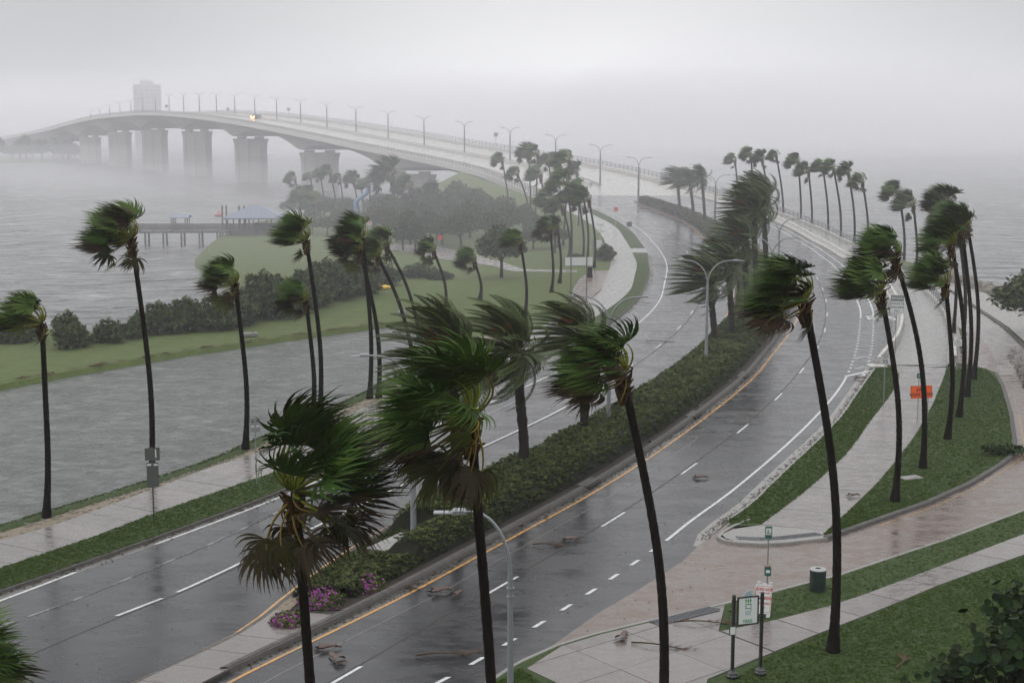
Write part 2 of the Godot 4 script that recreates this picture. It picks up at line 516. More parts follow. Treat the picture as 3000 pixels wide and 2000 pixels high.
	var bay := ground("bay_water", ramp_texture(foam, 512, [[0, 0.0255, 0.0272, 0.0255], [0.42, 0.0527, 0.0544, 0.051], [0.58, 0.0808, 0.0816, 0.0782], [0.7, 0.1275, 0.1275, 0.1232], [0.8, 0.255, 0.255, 0.2507], [1, 0.425, 0.425, 0.425]]), Vector3(170, 60, 92), null, bumps(mixed(wv, crest, .5), 512, 20.0), 1.0, ramp_texture(wv, 512, [[0, .62, .62, .62], [.5, .9, .9, .9], [1, 1, 1, 1]]), 17.0)
	bay.roughness = 0.26
	bay.uv2_scale = Vector3(1.0 / 90.0, 1.0 / 20.0, 1.0 / 31.0)
	var lag := ground("lagoon_water", ramp_texture(mixed(wv, wv2, .4), 512, [[0, .012, .016, .013], [.4, .026, .032, .027], [.6, .050, .056, .050], [.8, .085, .09, .084], [1, .16, .165, .155]]), Vector3(24, 9, 15), null, bumps(mixed(mixed(wv, crest, .35), f, .12), 512, 13.0), 1.0, ramp_texture(a, 512, [[0, .3, .3, .3], [.4, .7, .7, .7], [.65, 1, 1, 1], [1, 1, 1, 1]]), 31.0)
	lag.roughness = 0.3
	lag.metallic_specular = .46
	bay.metallic_specular = .4
	lag.uv2_scale = Vector3(1.0 / 37.0, 1.0 / 20.0, 1.0 / 19.0)
	ground("flood_water", ramp_texture(wv2, 512, [[0, .15, .14, .125], [1, .22, .21, .195]]), Vector3(20, 9, 9), null, bumps(wv, 512, 3.0), .5).roughness = 0.2
	# paint, metal, wood, plants
	ground("white_paint", ramp_texture(streak, 512, [[0, 0.165, 0.165, 0.165], [0.35, 0.315, 0.315, 0.315], [0.6, 0.4125, 0.4125, 0.4125], [1, 0.45, 0.45, 0.45]]), Vector3(3, 3, 2), wet2, null, 1.0, speck, .9)
	ground("worn_paint", ramp_texture(streak, 512, [[0, 0.049, 0.049, 0.0504], [0.45, 0.105, 0.105, 0.105], [0.7, 0.21, 0.21, 0.21], [1, 0.28, 0.28, 0.28]]), Vector3(2, 2, 1.4), wet2, null, 1.0, speck, .7)
	ground("yellow_paint", ramp_texture(streak, 512, [[0, .10, .065, .035], [.38, .26, .14, .045], [.6, .38, .185, .05], [1, .43, .22, .065]]), Vector3(4, 3, 2.5), wet2, null, 1.0, speck, .9)
	ground("worn_yellow", ramp_texture(streak, 512, [[0, .09, .07, .055], [.5, .12, .085, .05], [.62, .25, .13, .035], [1, .36, .18, .04]]), Vector3(2.5, 2, 1.6), wet2, null, 1.0, speck, .9)
	ground("bark", ramp_texture(mixed(b, f, .4), 512, [[0, .003, .002, .0015], [.45, .0075, .0052, .004], [.7, .015, .011, .0085], [1, .036, .027, .021]]), Vector3(1.2, .16, 1.2), null, bumps(b, 512, 12.0), 1.0, ramp_texture(a, 512, [[0, .35, .33, .3], [.5, .8, .8, .8], [1, 1, 1, 1]]), 1.9)
	M.bark.metallic_specular = .18
	ground("grey_bark", ramp_texture(mixed(b, f, .4), 512, [[0, 0.0083, 0.0067, 0.0056], [0.5, 0.0206, 0.0169, 0.0142], [1, 0.0413, 0.0356, 0.03]]), Vector3(.8, .4, .8), null, bumps(b, 512, 6.0), 1.0)
	M.grey_bark.metallic_specular = .18
	ground("bridge_concrete", ramp_texture(mixed(a, b, .3), 512, [[0, .19, .18, .165], [.5, .26, .247, .228], [1, .32, .305, .285]]), Vector3(24, 18, 24), null, null, 1.0, soft_speck, 9.0)
	ground("barrier_concrete", ramp_texture(mixed(a, b, .4), 512, [[0, .22, .205, .19], [.5, .34, .325, .305], [1, .44, .425, .40]]), Vector3(6, 2.5, 6), wet2, null, 1.0, soft_speck, 2.0)
	ground("wood", ramp_texture(mixed(a, f, .3), 512, [[0, 0.04, 0.036, 0.032], [0.5, 0.068, 0.0624, 0.056], [1, 0.104, 0.096, 0.088]]), Vector3(4, 1, 4), null, null)
	plain("steel", .20, .206, .214, .5, .4)
	plain("rail_steel", .085, .088, .092, .6)
	plain("far_steel", .10, .103, .108, .6)
	plain("black_metal", .012, .012, .013, .38)
	plain("bin_green", .008, .020, .016, .42)
	plain("lens_glass", .30, .31, .32, .3)
	plain("sign_white", .50, .51, .50, .45)
	plain("sign_black", .015, .015, .016, .5)
	plain("sign_grey", .19, .19, .19, .5)
	plain("sign_dark", .055, .062, .055, .5)
	plain("sign_orange", .72, .10, .018, .5)
	plain("sign_green", .012, .075, .055, .5)
	plain("slate", .08, .083, .095, .5)
	plain("sign_red", .42, .035, .03, .5)
	plain("logo_green", .03, .20, .06, .5)
	plain("logo_teal", .22, .30, .33, .5)
	plain("roof_blue", .095, .115, .155, .5)
	plain("slide_blue", .05, .11, .20, .4)
	plain("kayak_yellow", .62, .38, .03, .4)
	plain("dead_leaf", .060, .030, .016, .6)
	plain("boot_brown", .045, .020, .011, .55)
	plain("tower_wall", .30, .29, .28, .8)
	plain("tower_glass", .15, .155, .16, .4)
	plain("dark_glass", .03, .035, .04, .15)
	plain("tyre", .015, .015, .015, .8)
	plain("car_paint", .05, .05, .055, .3)
	plain("buoy_red", .25, .02, .03, .5)
	var hl := plain("headlight_glow", .9, .8, .6, .3)
	hl.emission_enabled = true
	hl.emission = Color(1, .64, .27)
	hl.emission_energy_multiplier = 45.0
	leafy("leaf", .6)
	leafy("foliage", .6)
	leafy("flower", .6)
	var pf := leafy("palm_stalk", .5)
	pf.backlight_enabled = false

# ---------------------------------------------------------------- the ground, the roads and the water

func setting() -> void:
	var mb := MB.new()
	# the bay: one sheet to the horizon
	var big := 2600.0
	for i in 40:
		var a := TAU * i / 40
		var b := TAU * (i + 1) / 40
		mb.tri(P(0, 200, -2.2), P(cos(a) * big, 200 + sin(a) * big, -2.2), P(cos(b) * big, 200 + sin(b) * big, -2.2))
	tag(put("bay_water", mb, M.bay_water), "rough grey bay with spray and whitecaps", "water", "", "structure")
	mb = MB.new()
	poly(mb, [[-150, 28], [-28, 28], [-8, 110], [-2, 126], [-1, 136], [-6, 144], [-11, 150], [-24, 138], [-38, 118], [-58, 96], [-95, 64], [-150, 34]], -0.5)
	tag(put("lagoon_water", mb, M.lagoon_water), "choppy green grey lagoon between the walk and the grass spit", "water", "", "structure")
	# the land: a low sheet with banks
	var land := [[-50, 28]]
	for q in SHORE_L:
		if q[0] > 40:
			land.append([q[1], q[0]])
	land.append_array([[-4.2, 139], [-7.5, 141.5], [-11.2, 145.9], [-17, 140.2], [-20.1, 136.6], [-25, 131], [-30.1, 125.1], [-37.2, 114.5], [-40.1, 109.5], [-60, 84], [-95, 54], [-150, 24], [-150, 46], [-100, 88], [-70, 117], [-49.2, 136.5], [-45.5, 140.5], [-40.6, 137.5], [-36.9, 143], [-32, 146], [-27.5, 153], [-24.5, 160], [-25, 166], [-31, 180], [-41, 203], [-48.5, 226], [-51, 238], [-52.5, 252], [-53.5, 275], [-54, 295], [-50, 315], [-42, 338], [-28, 352], [0, 352], [14, 346], [34, 340], [41.5, 318], [50, 292], [55.3, 272], [59.4, 245], [59.2, 222], [58.4, 204], [57.0, 190], [57.2, 176], [58.5, 164], [68, 158], [110, 150], [112, 20], [-50, 20]])
	mb = MB.new()
	poly(mb, land, -0.07, 2.6, 2.6)
	tag(put("ground", mb, M.lawn), "low grassy land around the road and along the spit", "ground", "", "structure")
	# roadway
	mb = MB.new()
	band(mb, KERB_L, 0.0, 0.0, KERB_R, 0.0, 0.0, 60, 300, 2.0, 14)
	band(mb, KERB_L, 0.0, 0.0, MEDIAN_R, 16.0, 0.0, 28, 60, 2.0, 10)
	var road := structure("road", "wet grey asphalt road curving towards the bridge")
	put("carriageway", mb, M.asphalt, road)
	markings(road)
	gutters(road)
	median()
	left_walk()
	right_side()
	embankments()
	park_ground()

func stripe(parent: Node, called: String, line: Array, dx: float, w: float, d0: float, d1: float, mat: Material, y := 0.012) -> void:
	var mb := MB.new()
	stripe_into(mb, line, dx, w, d0, d1, y)
	put(called, mb, mat, parent)

func stripe_into(mb: MB, line: Array, dx: float, w: float, d0: float, d1: float, y := 0.012) -> void:
	# w is the true width: the sideways width grows where the line runs across
	var mid := (d0 + d1) * 0.5
	var s := absf(along(line, mid + 1) - along(line, mid - 1)) * 0.5
	var wx := w * sqrt(1 + s * s)
	band(mb, line, dx - wx * 0.5, y, line, dx + wx * 0.5, y, d0, d1)

func dashes(parent: Node, line: Array, first: float, last: float, length: float, pitch: float, w: float, mat: Material) -> void:
	var d := first
	while d < last:
		var s := (along(line, d + 1) - along(line, d - 1)) * 0.5
		var k := sqrt(1 + s * s)
		stripe(parent, "lane_dash", line, 0, w, d, d + length / k, mat)
		d += pitch / k

func markings(road: Node3D) -> void:
	stripe(road, "edge_line", EDGE_L, 0, .16, 40, 62.0, M.white_paint)
	stripe(road, "edge_line", EDGE_L, 0, .16, 66.3, 300, M.white_paint)
	dashes(road, BIKE_L, 46, 74, 2.4, 3.0, .13, M.worn_paint)
	stripe(road, "bike_line", BIKE_L, 0, .14, 57, 102, M.worn_paint)
	dashes(road, LANE_L, 46.5, 53, 3.0, 8, .15, M.worn_paint)
	stripe(road, "lane_dash", LANE_L, 0, .16, 56.2, 58.4, M.white_paint)
	stripe(road, "lane_line", LANE_L, 0, .16, 59.2, 101, M.white_paint)
	dashes(road, LANE_L, 104, 300, 3.0, 12.2, .15, M.white_paint)
	stripe(road, "yellow_line", MEDIAN_L, -0.12, .20, 42, 292, M.yellow_paint)
	stripe(road, "yellow_line", MEDIAN_R, 0.62, .18, 40, 292, M.yellow_paint)
	dashes(road, LANE_R, 48.0, 300, 3.05, 12.2, .15, M.white_paint)
	stripe(road, "lane_seam", LANE_R, -0.16, .07, 40, 250, M.joint, 0.006)
	stripe(road, "lane_seam", LANE_L, 0.22, .07, 40, 250, M.joint, 0.006)
	stripe(road, "lane_seam", MEDIAN_R, 1.9, .10, 40, 90, M.gutter, 0.006)
	# the outer edge of the right carriageway: short dashes past the driveway, then solid, then two dotted lines that close up
	dashes(road, EDGE_R, 47.0, 66.0, .9, 2.35, .17, M.white_paint)
	stripe(road, "edge_line", EDGE_R, 0, .17, 66.9, 113, M.white_paint)
	dashes(road, EDGE_R, 114.5, 146, .75, 1.75, .20, M.white_paint)
	stripe(road, "edge_line", EDGE_R, 0, .17, 147, 300, M.white_paint)
	var second := []
	for q in EDGE_R:
		second.append([q[0], q[1] + 1.35])
	dashes(road, second, 113.0, 146, .75, 1.75, .20, M.white_paint)
	stripe(road, "edge_line", second, 0, .17, 147, 300, M.white_paint)
	var mb := MB.new()
	mb.quad(P(26.9, 112.4, .014), P(32.2, 117.5, .014), P(32.0, 117.8, .014), P(26.7, 112.7, .014))
	put("edge_line", mb, M.white_paint, road)
	# lettering and a chevron on the bus shoulder
	var t := TextMesh.new()
	t.text = "BUS"
	t.font = face(true)
	t.font_size = 64
	t.pixel_size = 0.026
	t.depth = 0.004
	var b := put("painted_word", t, M.white_paint, road)
	b.transform = Transform3D(Basis(Vector3(1, 0, .1), Vector3(.35, 0, -2.4), Vector3(0, 1, 0)), P(38.6, 147.4, .016))
	mb = MB.new()
	for k in 2:
		var c := Vector3(29.5 + k * 1.2, .014, -116.2 - k * 5.2)
		mb.quad(c + Vector3(-1.0, 0, .5), c + Vector3(0, 0, -.5), c + Vector3(0, 0, -1.3), c + Vector3(-1.3, 0, 0))
		mb.quad(c + Vector3(0, 0, -.5), c + Vector3(1.0, 0, .5), c + Vector3(1.3, 0, 0), c + Vector3(0, 0, -1.3))
	put("painted_arrow", mb, M.worn_paint, road)

func gutters(road: Node3D) -> void:
	var mb := MB.new()
	band(mb, KERB_L, 0.0, .004, KERB_L, .75, .004, 28, 300)
	put("gutter", mb, M.gutter, road)
	mb = MB.new()
	band(mb, MEDIAN_R, -.05, .004, MEDIAN_R, .5, .004, 50, 285)
	put("gutter", mb, M.gutter, road)
	mb = MB.new()
	band(mb, KERB_R, -.75, .004, KERB_R, .0, .004, 66, 117)
	put("gutter", mb, M.concrete, road)

func kerb(parent: Node, line: Array, dx: float, w: float, d0: float, d1: float, mat: Material, h := .13) -> void:
	var mb := MB.new()
	band(mb, line, dx, h, line, dx + w, h, d0, d1)
	band(mb, line, dx - .03, -.05, line, dx, h, d0, d1)
	band(mb, line, dx + w, h, line, dx + w + .03, -.05, d0, d1)
	put("kerb", mb, mat, parent)

func slabs(parent: Node, left: Array, right: Array, lean: float, d0: float, d1: float, step: float, y: float, dxl := 0.0, dxr := 0.0) -> void:
	# concrete slabs across a walk, each its own piece; the joints run from the left line to the right line, "lean" metres nearer there
	var d := d0
	while d < d1 - .01:
		var e := minf(d + step, d1)
		var gap := .012
		var mb := MB.new()
		var a := P(along(left, d + gap) + dxl, d + gap, y + slope_at(d + gap))
		var b := P(along(left, e - gap) + dxl, e - gap, y + slope_at(e - gap))
		var f := d + gap - lean
		var g := e - gap - lean
		var c0 := P(along(right, f) + dxr, f, y + slope_at(f))
		var c1 := P(along(right, g) + dxr, g, y + slope_at(g))
		var lift := rng.randf_range(-.006, .006) * Vector3.UP
		a += lift
		b += lift
		c0 += lift
		c1 += lift
		mb.quad(a, c0, c1, b)
		var dn := Vector3.DOWN * .09
		mb.quad(a + dn, c0 + dn, c0, a)
		mb.quad(c1 + dn, b + dn, b, c1)
		mb.quad(b + dn, a + dn, a, b)
		mb.quad(c0 + dn, c1 + dn, c1, c0)
		put("slab", mb, M["paving_%d" % rng.randi_range(0, 2)], parent)
		d = e

func left_walk() -> void:
	var k := structure("kerb", "dark wet kerb along the left carriageway")
	kerb(k, KERB_L, -.17, .17, 28, 222.5, M.kerb)
	kerb(k, KERB_L, -.17, .17, 227.5, 300, M.kerb)
	# verge
	var mb := MB.new()
	band(mb, WALK_L_IN, 0, .13, KERB_L, -.16, .15, 28, 222.0)
	band(mb, WALK_L_IN, 0, .13, KERB_L, -.16, .15, 228.0, 292)
	tag(put("verge", mb, M.grass), "strip of mown grass between the left walk and the road", "grass", "", "structure")
	var w := structure("sidewalk", "pinkish concrete walk along the lagoon and the park")
	mb = MB.new()
	band(mb, WALK_L_OUT, -.05, .07, WALK_L_IN, .02, .07, 28, 300)
	band(mb, WALK_L_IN, -.05, .075, KERB_L, .0, .075, 222, 228)
	put("bed", mb, M.joint, w)
	slabs(w, WALK_L_OUT, WALK_L_IN, 1.7, 40, 140, 1.75, .13)
	mb = MB.new()
	band(mb, WALK_L_OUT, 0, .13, WALK_L_IN, 0, .13, 140.2, 300)
	band(mb, WALK_L_IN, 0, .135, KERB_L, .02, .135, 222.2, 227.8)
	put("far_walk", mb, M.concrete, w)
	# shell gravel and a fringe of grass at the water
	mb = MB.new()
	band(mb, SHORE_L, 1.1, .02, WALK_L_OUT, -.02, .10, 28, 134, 2.0, 3)
	tag(put("gravel_edge", mb, M.gravel), "pale shell gravel between the walk and the lagoon", "gravel", "", "structure")
	mb = MB.new()
	band(mb, SHORE_L, -.5, -.55, SHORE_L, .3, .06, 28, 134)
	band(mb, SHORE_L, .3, .06, SHORE_L, 1.15, .03, 28, 134)
	tag(put("shore_grass", mb, M.grass), "thin green bank of grass where the lagoon laps", "grass", "", "structure")
	# flat stones half sunk in the gravel
	mb = MB.new()
	for i in 700:
		var d := rng.randf_range(56, 118)
		var s := rng.randf()
		var x := lerpf(along(SHORE_L, d) + 1.0, along(WALK_L_OUT, d) - .05, s)
		var r := rng.randf_range(.03, .09)
		mb.bevel_box(P(x, d, lerpf(.02, .10, s) + r * .2), Vector3(r * 2, r, r * rng.randf_range(1.4, 2.2)), r * .35, Basis(Vector3.UP, rng.randf() * TAU))
	tag(put("shell_stones", mb, M.rock), "scattered stones in the gravel edge by the lagoon", "stones", "", "stuff")

func median() -> void:
	var mb := MB.new()
	band(mb, MEDIAN_L, .32, .16, MEDIAN_R, -.30, .16, 56.5, 288)
	tag(put("planting_bed", mb, M.mulch), "dark mulch bed in the median under the shrubs", "planting bed", "", "structure")
	var k := structure("median_kerb", "concrete kerb around the planted median")
	kerb(k, MEDIAN_L, .10, .24, 42, 290, M.kerb, .17)
	# the right-hand kerb is a rounded low wall
	mb = MB.new()
	band(mb, MEDIAN_R, -.42, .13, MEDIAN_R, -.34, .25, 50, 288)
	band(mb, MEDIAN_R, -.34, .25, MEDIAN_R, -.12, .25, 50, 288)
	band(mb, MEDIAN_R, -.12, .25, MEDIAN_R, -.02, .15, 50, 288)
	band(mb, MEDIAN_R, -.02, .15, MEDIAN_R, .03, -.02, 50, 288)
	put("kerb_wall", mb, M.kerb, k)
	for d in [77.5, 96.5, 112.0]:
		var a := P(along(MEDIAN_R, d - .9) - .1, d - .9, 0)
		var b2 := P(along(MEDIAN_R, d + .9) - .1, d + .9, 0)
		var turn := Basis(Vector3.UP, atan2(-(b2 - a).z, (b2 - a).x))
		mb = MB.new()
		mb.bevel_box((a + b2) * .5 + Vector3(-.2, .22, 0), Vector3(2.0, .12, .6), .03, turn)
		put("inlet_lid", mb, M.kerb, k)
		mb = MB.new()
		mb.box((a + b2) * .5 + Vector3(.02, .09, 0), Vector3(1.7, .16, .42), turn)
		put("inlet_opening", mb, M.joint, k)
	var w := structure("median_nose", "bare concrete nose of the median with joints")
	mb = MB.new()
	band(mb, MEDIAN_L, .3, .12, MEDIAN_R, -.02, .12, 34, 56.5)
	band(mb, MEDIAN_R, -.02, .12, MEDIAN_R, .0, -.02, 34, 56.5)
	put("bed", mb, M.joint, w)
	slabs(w, MEDIAN_L, MEDIAN_R, .6, 38, 56.4, 1.55, .19, .34, -.03)
	# pale cracked verge left of the purple flowers
	mb = MB.new()
	band(mb, MEDIAN_L, .33, .175, MEDIAN_L, .95, .185, 52, 62)
	tag(put("stone_edging", mb, M.gravel), "cracked pale edging beside the purple flowers", "edging", "", "structure")
	var pad := structure("lamp_pad", "concrete pad around the lamp foot in the median")
	mb = MB.new()
	mb.bevel_box(Vector3(-5.5, .30, -65.4), Vector3(1.4, .24, 3.0), .03, Basis(Vector3.UP, -.5))
	put("pad", mb, M.concrete, pad)

func nose_arc() -> Array:   # the rounded end of the right-hand island, by the driveway: [x, distance]
	return [[12.2, 70.6], [10.9, 69.0], [10.3, 68.0], [10.0, 67.2], [10.2, 66.6], [10.9, 66.2], [12.0, 66.0], [13.2, 66.2], [14.3, 66.6], [15.4, 67.0]]

func right_side() -> void:
	# driveway of pinkish concrete, lying under the raised islands
	var mb := MB.new()
	poly(mb, [[.8, 51.4], [2.3, 54.2], [3.6, 56.6], [5.6, 59.7], [7.9, 63.6], [9.0, 66.2], [9.8, 67.6], [12.6, 73.5], [25, 77], [31, 92], [36.6, 116], [41, 122], [46.6, 127.2], [60, 122], [60, 88], [36, 79], [26.7, 71.9], [20.9, 66.5], [18.9, 64.8], [14.7, 61.2], [12.9, 60], [11.2, 58.8], [9.6, 57.6], [5.4, 55.0], [3.4, 53.7], [1.8, 52.4]], .006)
	tag(put("driveway", mb, M.driveway), "wide wet pinkish driveway joining the road", "driveway", "", "structure")
	# the near corner: plaza, walk and lawns, all a kerb's height above the road
	mb = MB.new()
	poly(mb, [[-1.5, 40], [-.9, 48.6], [.2, 50.6], [1.8, 52.5], [3.4, 53.8], [5.4, 55.1], [9.1, 57.4], [11.2, 58.8], [12.9, 60], [14.7, 61.2], [18.9, 64.8], [20.9, 66.5], [26.7, 71.9], [36, 79.2], [60, 90], [60, 28], [-1.5, 28]], .125, .2, .03)
	tag(put("corner_lawn", mb, M.grass), "mown lawn in the near corner under the leaning palm", "lawn", "", "structure")
	var w := structure("corner_sidewalk", "wet concrete walk crossing the near corner")
	mb = MB.new()
	var plaza := PackedVector2Array()
	for q in [[.55, 50.1], [1.9, 52.35], [3.5, 53.65], [5.5, 54.95], [8.9, 57.1], [8.2, 54.05], [9.95, 51.75], [7.1, 49.1], [5.8, 44], [2.2, 44], [2.6, 47.5]]:
		plaza.append(Vector2(q[0], q[1]))
	var bed := []
	for q in plaza:
		bed.append([q.x, q.y])
	poly(mb, bed, .128)
	put("bed", mb, M.joint, w)
	var axis := Vector2(.78, .625)
	var across := Vector2(-.625, .78)
	for gx in range(-4, 5):
		for gy in range(-4, 5):
			var o := Vector2(4.0, 50.0) + axis * gx * 2.9 + across * gy * 2.4
			var cell := PackedVector2Array([o, o + axis * 2.875, o + axis * 2.875 + across * 2.375, o + across * 2.375])
			for piece in Geometry2D.intersect_polygons(cell, plaza):
				var pl := []
				for q in piece:
					pl.append([q.x, q.y])
				mb = MB.new()
				poly(mb, pl, .162 + rng.randf_range(-.004, .004), .05, .0)
				put("slab", mb, M["paving_%d" % rng.randi_range(0, 2)], w)
	var up := [[8.3, 54.0], [10.4, 55.1], [13.9, 57.4], [18.9, 61.9], [25.2, 67.6], [34, 75.5]]
	var lo := [[10.0, 51.8], [12.8, 54.4], [15.0, 56.3], [19.0, 60.1], [23.0, 63.4], [32.5, 71.3], [36.2, 74.4]]
	mb = MB.new()
	for k in 2:
		pass
	var n := 12
	for k in n:
		var a := walk_point(up, float(k) / n + .0008)
		var b := walk_point(up, float(k + 1) / n - .0008)
		var c := walk_point(lo, float(k) / n + .0008)
		var d := walk_point(lo, float(k + 1) / n - .0008)
		mb.quad(P(c.x, c.y, .133), P(d.x, d.y, .133), P(b.x, b.y, .133), P(a.x, a.y, .133))
		var s := MB.new()
		poly(s, [[c.x, c.y], [d.x, d.y], [b.x, b.y], [a.x, a.y]], .162 + rng.randf_range(-.005, .005), .05, .004)
		put("slab", s, M["paving_%d" % rng.randi_range(0, 2)], w)
	put("bed", mb, M.joint, w)
	var kb := structure("corner_kerb", "low kerb edging the near corner lawn")
	var run := [[-.9, 48.6], [.2, 50.6], [1.8, 52.5], [3.4, 53.8], [5.4, 55.1], [9.1, 57.4], [11.2, 58.8], [12.9, 60], [14.7, 61.2], [18.9, 64.8], [20.9, 66.5], [26.7, 71.9], [36, 79.2]]
	kerb_run(kb, run, .16, .14, M.concrete)
	tactile(kb, [[5.9, 54.6], [8.6, 56.4]], .62, .19)
	# the island with its walk, verge and lawn
	mb = MB.new()
	var arc := nose_arc()
	var verge := [[11.0, 68.6], [12.5, 69.2]]
	band(mb, KERB_R, .14, .135, WALK_R_IN, .0, .135, 70.5, 117.2)
	poly(mb, [[10.75, 68.9], [12.47, 69.2], [13.3, 70.5], [11.5, 70.5]], .135)
	tag(put("kerb_verge", mb, M.grass), "narrow grass verge between the right kerb and the walk", "grass", "", "structure")
	var g := MB.new()
	var outer := [[15.4, 67.0], [18.2, 69.7], [22.2, 73.5], [25.8, 77.6], [29.0, 82.0], [30.5, 84.3], [32.1, 88.3], [35.0, 97.4], [37.9, 107.5], [39.4, 113.5]]
	var pts := outer.duplicate()
	pts.append_array([[38.6, 117.5], [37.2, 118.6], [36.4, 117.0], [33.8, 109.9], [30.1, 100.0], [26.6, 91.3], [23.0, 83.1], [20.0, 76.7], [15.6, 68.2]])
	poly(g, pts, .135)
	tag(put("island_lawn", g, M.grass), "curved lawn of the island with the row of leaning palms", "lawn", "", "structure")
	var pw := MB.new()
	poly(pw, [[39.4, 113.5], [41.6, 121.0], [43.6, 129.0], [45, 137], [41.6, 132.5], [38.6, 122.5], [37.2, 118.6], [38.6, 117.5]], .10)
	tag(put("brick_patch", pw, M.driveway), "small pinkish paved patch behind the island palms", "paving", "", "structure")
	var iw := structure("island_sidewalk", "pinkish concrete walk through the island to the bridge")
	mb = MB.new()
	poly(mb, [[11.0, 68.5], [12.5, 69.25], [15.6, 68.25], [15.3, 66.95], [14.2, 66.75], [13.2, 66.4], [12.0, 66.2], [10.9, 66.4], [10.4, 66.9], [10.3, 67.6]], .130)
	put("landing", mb, M.concrete, iw)
	mb = MB.new()
	band(mb, WALK_R_IN, 0, .07, WALK_R_OUT, 0, .07, 69.2, 120)
	put("bed", mb, M.joint, iw)
	slabs(iw, WALK_R_IN, WALK_R_OUT, 1.1, 69.3, 117.2, 1.5, .135)
	mb = MB.new()
	band(mb, KERB_R, .42, .14, RAIL_R, -.05, .14, 117.3, 318, 2.0, 2)
	put("bridge_walk", mb, M.concrete, iw)
	mb = MB.new()
	mb.quad(P(34.4, 116.6, .152), P(36.2, 116.6, .152), P(36.25, 117.0, .152), P(34.45, 117.0, .152))
	put("stop_bar", mb, M.white_paint, iw)
	var kk := structure("island_kerb", "pale kerb around the island")
	kerb(kk, KERB_R, 0.0, .15, 70.5, 117.2, M.concrete, .135)
	kerb_run(kk, arc, .18, .14, M.concrete)
	kerb_run(kk, outer, .28, .17, M.kerb)
	tactile(kk, [[10.9, 66.7], [12.1, 66.5], [13.2, 66.7], [14.4, 67.15], [15.2, 67.4]], .55, .135)
	# worn yellow line at the foot of the island kerb
	mb = MB.new()
	for k in range(1, 7):
		var a := Vector2(outer[k][0], outer[k][1])
		var b := Vector2(outer[k + 1][0], outer[k + 1][1])
		var o := (b - a).orthogonal().normalized() * .32
		var o2 := o * 1.45
		mb.quad(P(a.x + o.x, a.y + o.y, .014), P(a.x + o2.x, a.y + o2.y, .014), P(b.x + o2.x, b.y + o2.y, .014), P(b.x + o.x, b.y + o.y, .014))
	put("worn_yellow_line", mb, M.worn_yellow, kk)
	# the narrow road by the water beyond the island
	mb = MB.new()
	poly(mb, [[39.4, 113.5], [60, 113], [60, 124], [46.8, 127.2], [49.2, 140], [51.4, 156], [53.4, 171], [54.8, 186], [53.6, 192], [52.4, 186], [50.4, 170], [47.4, 153], [44.6, 141], [43.6, 129.0], [41.6, 121.0]], .012)
	tag(put("shore_road", mb, M.shore_paving), "narrow wet road along the water behind the island", "road", "", "structure")
	mb = MB.new()
	poly(mb, [[47.2, 128.0], [56, 131], [60, 150], [57.0, 163], [56.4, 178], [55.4, 189], [54.9, 186], [53.6, 171], [51.6, 156], [49.5, 140]], .05)
	tag(put("shore_walk", mb, M.shore_paving), "pale walk between the shore road and the rocks", "path", "", "structure")
	var sk := structure("shore_kerb", "dark kerb beside the shore road")
	kerb_run(sk, [[46.7, 127.2], [49.2, 140], [51.4, 156], [53.4, 171], [54.8, 186]], .3, .16, M.kerb)

func walk_point(line: Array, t: float) -> Vector2:
	var total := 0.0
	for k in line.size() - 1:
		total += Vector2(line[k][0], line[k][1]).distance_to(Vector2(line[k + 1][0], line[k + 1][1]))
	var left := t * total
	for k in line.size() - 1:
		var a := Vector2(line[k][0], line[k][1])
		var b := Vector2(line[k + 1][0], line[k + 1][1])
		var s := a.distance_to(b)
		if left <= s or k == line.size() - 2:
			return a.lerp(b, left / s)
		left -= s
	return Vector2.ZERO

func kerb_run(parent: Node, run: Array, w: float, h: float, mat: Material) -> void:   # a kerb along [x, distance] points, its body on the left of the run
	var mb := MB.new()
	var n := run.size() * 4
	var prev := []
	for k in n + 1:
		var t := float(k) / n
		var p := walk_point(run, t)
		var q := walk_point(run, minf(t + .01, 1.0)) - walk_point(run, maxf(t - .01, 0.0))
		var s := Vector2(-q.y, q.x).normalized()
		var ring := [P(p.x - s.x * .04, p.y - s.y * .04, -.03), P(p.x, p.y, h - .03), P(p.x + s.x * .03, p.y + s.y * .03, h), P(p.x + s.x * w, p.y + s.y * w, h), P(p.x + s.x * w, p.y + s.y * w, -.03)]
		if k > 0:
			for j in 4:
				mb.quad(prev[j], ring[j], ring[j + 1], prev[j + 1])
		prev = ring
	put("kerb", mb, mat, parent)

func tactile(parent: Node, run: Array, w: float, y: float) -> void:   # dark warning strip with raised bars
	var n := int(walk_length(run) / .16)
	var bed := MB.new()
	var bars := MB.new()
	for k in n:
		var a := walk_point(run, float(k) / n)
		var b := walk_point(run, float(k + 1) / n)
		var s := Vector2(-(b - a).y, (b - a).x).normalized() * w
		bed.quad(P(a.x, a.y, y + .006), P(b.x, b.y, y + .006), P(b.x + s.x, b.y + s.y, y + .006), P(a.x + s.x, a.y + s.y, y + .006))
		var m := (a + b) * .5
		var t := (b - a).normalized()
		var q := m + s * .5
		bars.box(P(q.x, q.y, y + .012), Vector3(.07, .02, w * .92), Basis(Vector3.UP, atan2(t.y, t.x) + .45))
	put("tactile_strip", bed, M.slate, parent)
	put("tactile_bars", bars, M.sign_black, parent).set_meta("kind", "stuff")

func walk_length(line: Array) -> float:
	var total := 0.0
	for k in line.size() - 1:
		total += Vector2(line[k][0], line[k][1]).distance_to(Vector2(line[k + 1][0], line[k + 1][1]))
	return total

